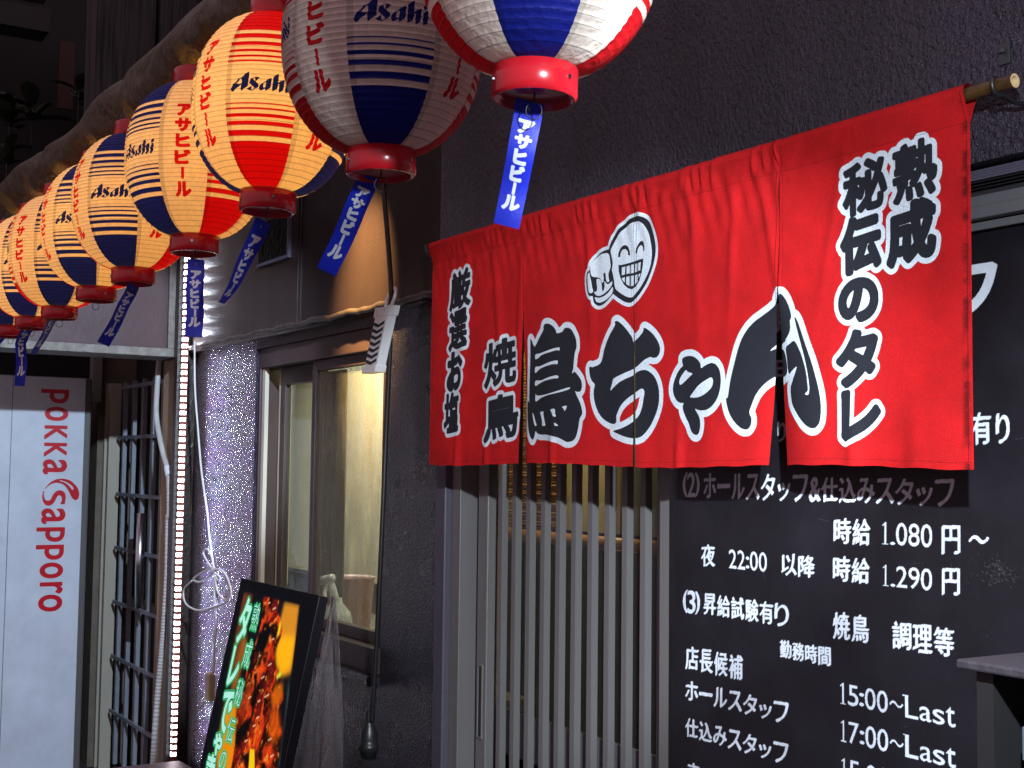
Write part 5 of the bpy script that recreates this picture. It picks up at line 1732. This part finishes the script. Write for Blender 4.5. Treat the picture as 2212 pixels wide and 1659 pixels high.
# ================================================================== dark background at upper left
bgb = thing("timber_house", (-7.2, -0.8, 0), "dark weathered timber house in shadow above and behind the mauve sign", "house")
GREYW = mat("weathered_board", (0.085, 0.080, 0.080, 1), 0.85, bump=[('noise', 30, 0.01)], mottle=(9, 0.7, (0.04, 0.037, 0.036, 1)))
def wood(name, c1_, c2_):
    m = mat(name, c1_, 0.85)
    nt = m.node_tree; b = nt.nodes["Principled BSDF"]
    tc = nt.nodes.new("ShaderNodeTexCoord"); mp = nt.nodes.new("ShaderNodeMapping"); mp.inputs["Scale"].default_value = (30, 30, 1.2)
    n = nt.nodes.new("ShaderNodeTexNoise"); n.inputs["Scale"].default_value = 2; n.inputs["Detail"].default_value = 8
    r = nt.nodes.new("ShaderNodeMapRange"); r.inputs[1].default_value = 0.42; r.inputs[2].default_value = 0.62
    x = nt.nodes.new("ShaderNodeMix"); x.data_type = 'RGBA'; x.inputs[6].default_value = c1_; x.inputs[7].default_value = c2_
    nt.links.new(tc.outputs["Object"], mp.inputs[0]); nt.links.new(mp.outputs[0], n.inputs["Vector"]); nt.links.new(n.outputs[0], r.inputs[0]); nt.links.new(r.outputs[0], x.inputs[0]); nt.links.new(x.outputs[2], b.inputs["Base Color"])
    return m
ya, yb = atx(208, 100, -6.0)[1], atx(345, 60, -6.0)[1]
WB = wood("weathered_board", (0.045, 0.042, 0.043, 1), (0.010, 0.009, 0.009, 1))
pl = MB()
pl.box(-6.2, -6.0, ya, yb - 0.02, 2.3, 4.2)
pl.box(-6.2, -5.995, yb, yb + 0.9, 2.3, 4.2)
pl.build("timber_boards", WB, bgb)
hb = MB()
pz = atx(150, 40, -7.5)[2]
hb.box(-7.7, -7.5, -2.6, ya + 0.1, pz - 0.10, pz + 0.03)
hb.box(-7.7, -7.48, -2.6, ya + 0.1, pz + 0.12, pz + 0.16)
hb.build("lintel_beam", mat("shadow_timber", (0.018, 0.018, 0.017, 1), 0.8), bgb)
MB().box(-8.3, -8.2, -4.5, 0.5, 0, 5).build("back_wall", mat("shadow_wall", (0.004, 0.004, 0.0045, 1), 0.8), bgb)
rdp = atx(143, 170, -8.0)
MB().box(-8.03, -8.0, rdp[1] - 0.045, rdp[1] + 0.045, atx(143, 235, -8)[2], atx(143, 90, -8)[2]).build("red_board", mat("dull_red_board", (0.035, 0.008, 0.004, 1), 0.7), bgb)
LEAF = mat("leaf_green", (0.022, 0.034, 0.016, 1), 0.5, mottle=(12, 0.6, (0.012, 0.02, 0.008, 1)))
def plant(u, v, xd, lab, seed, n_l, size):
    c = atx(u, v, xd)
    rr = random.Random(seed)
    t = thing("leafy_plant", c, lab, "plant", "dark plants above the awning")
    lm, stem = MB(), MB()
    stem.tube(smooth_path([(c[0], c[1], c[2] - 0.25), (c[0] + 0.01, c[1], c[2] - 0.1), tuple(c)], 4), 0.004, 6)
    for k in range(n_l):
        a = rr.random() * 6.28
        el = 0.2 + rr.random() * 0.9
        L = size * (0.6 + 0.7 * rr.random())
        d = np.array([cos(a) * cos(el), sin(a) * cos(el), sin(el)])
        sd = np.cross(d, [0, 0, 1]); sd /= np.linalg.norm(sd) + 1e-6
        o0 = c - np.array([0, 0, 0.10 * rr.random()])
        PP = np.zeros((7, 3, 3))
        for i in range(7):
            tt = i / 6
            w_ = L * 0.20 * sin(pi * min(1, tt * 0.94 + 0.05)) ** 0.8
            cc = o0 + d * L * tt - np.array([0, 0, 1]) * L * 0.35 * tt * tt
            PP[i] = [cc - sd * w_, cc - np.array([0, 0, w_ * 0.25]), cc + sd * w_]
        lm.grid(PP)
    stem.build("plant_stem", LEAF, t, smooth=True)
    lm.build("plant_leaves", LEAF, t, smooth=True)
plant(20, 235, -7.3, "dim broad leaved plant above the awning, farthest from the red board", 2, 14, 0.24)
plant(70, 225, -7.3, "dim leafy plant above the awning, midway toward the red board", 5, 10, 0.20)
plant(170, 190, -7.2, "dim thin leaved plant beside the dull red board", 9, 9, 0.16)
plant(15, 320, -7.0, "lowest dim plant, close above the rolled awning cloth", 12, 10, 0.16)
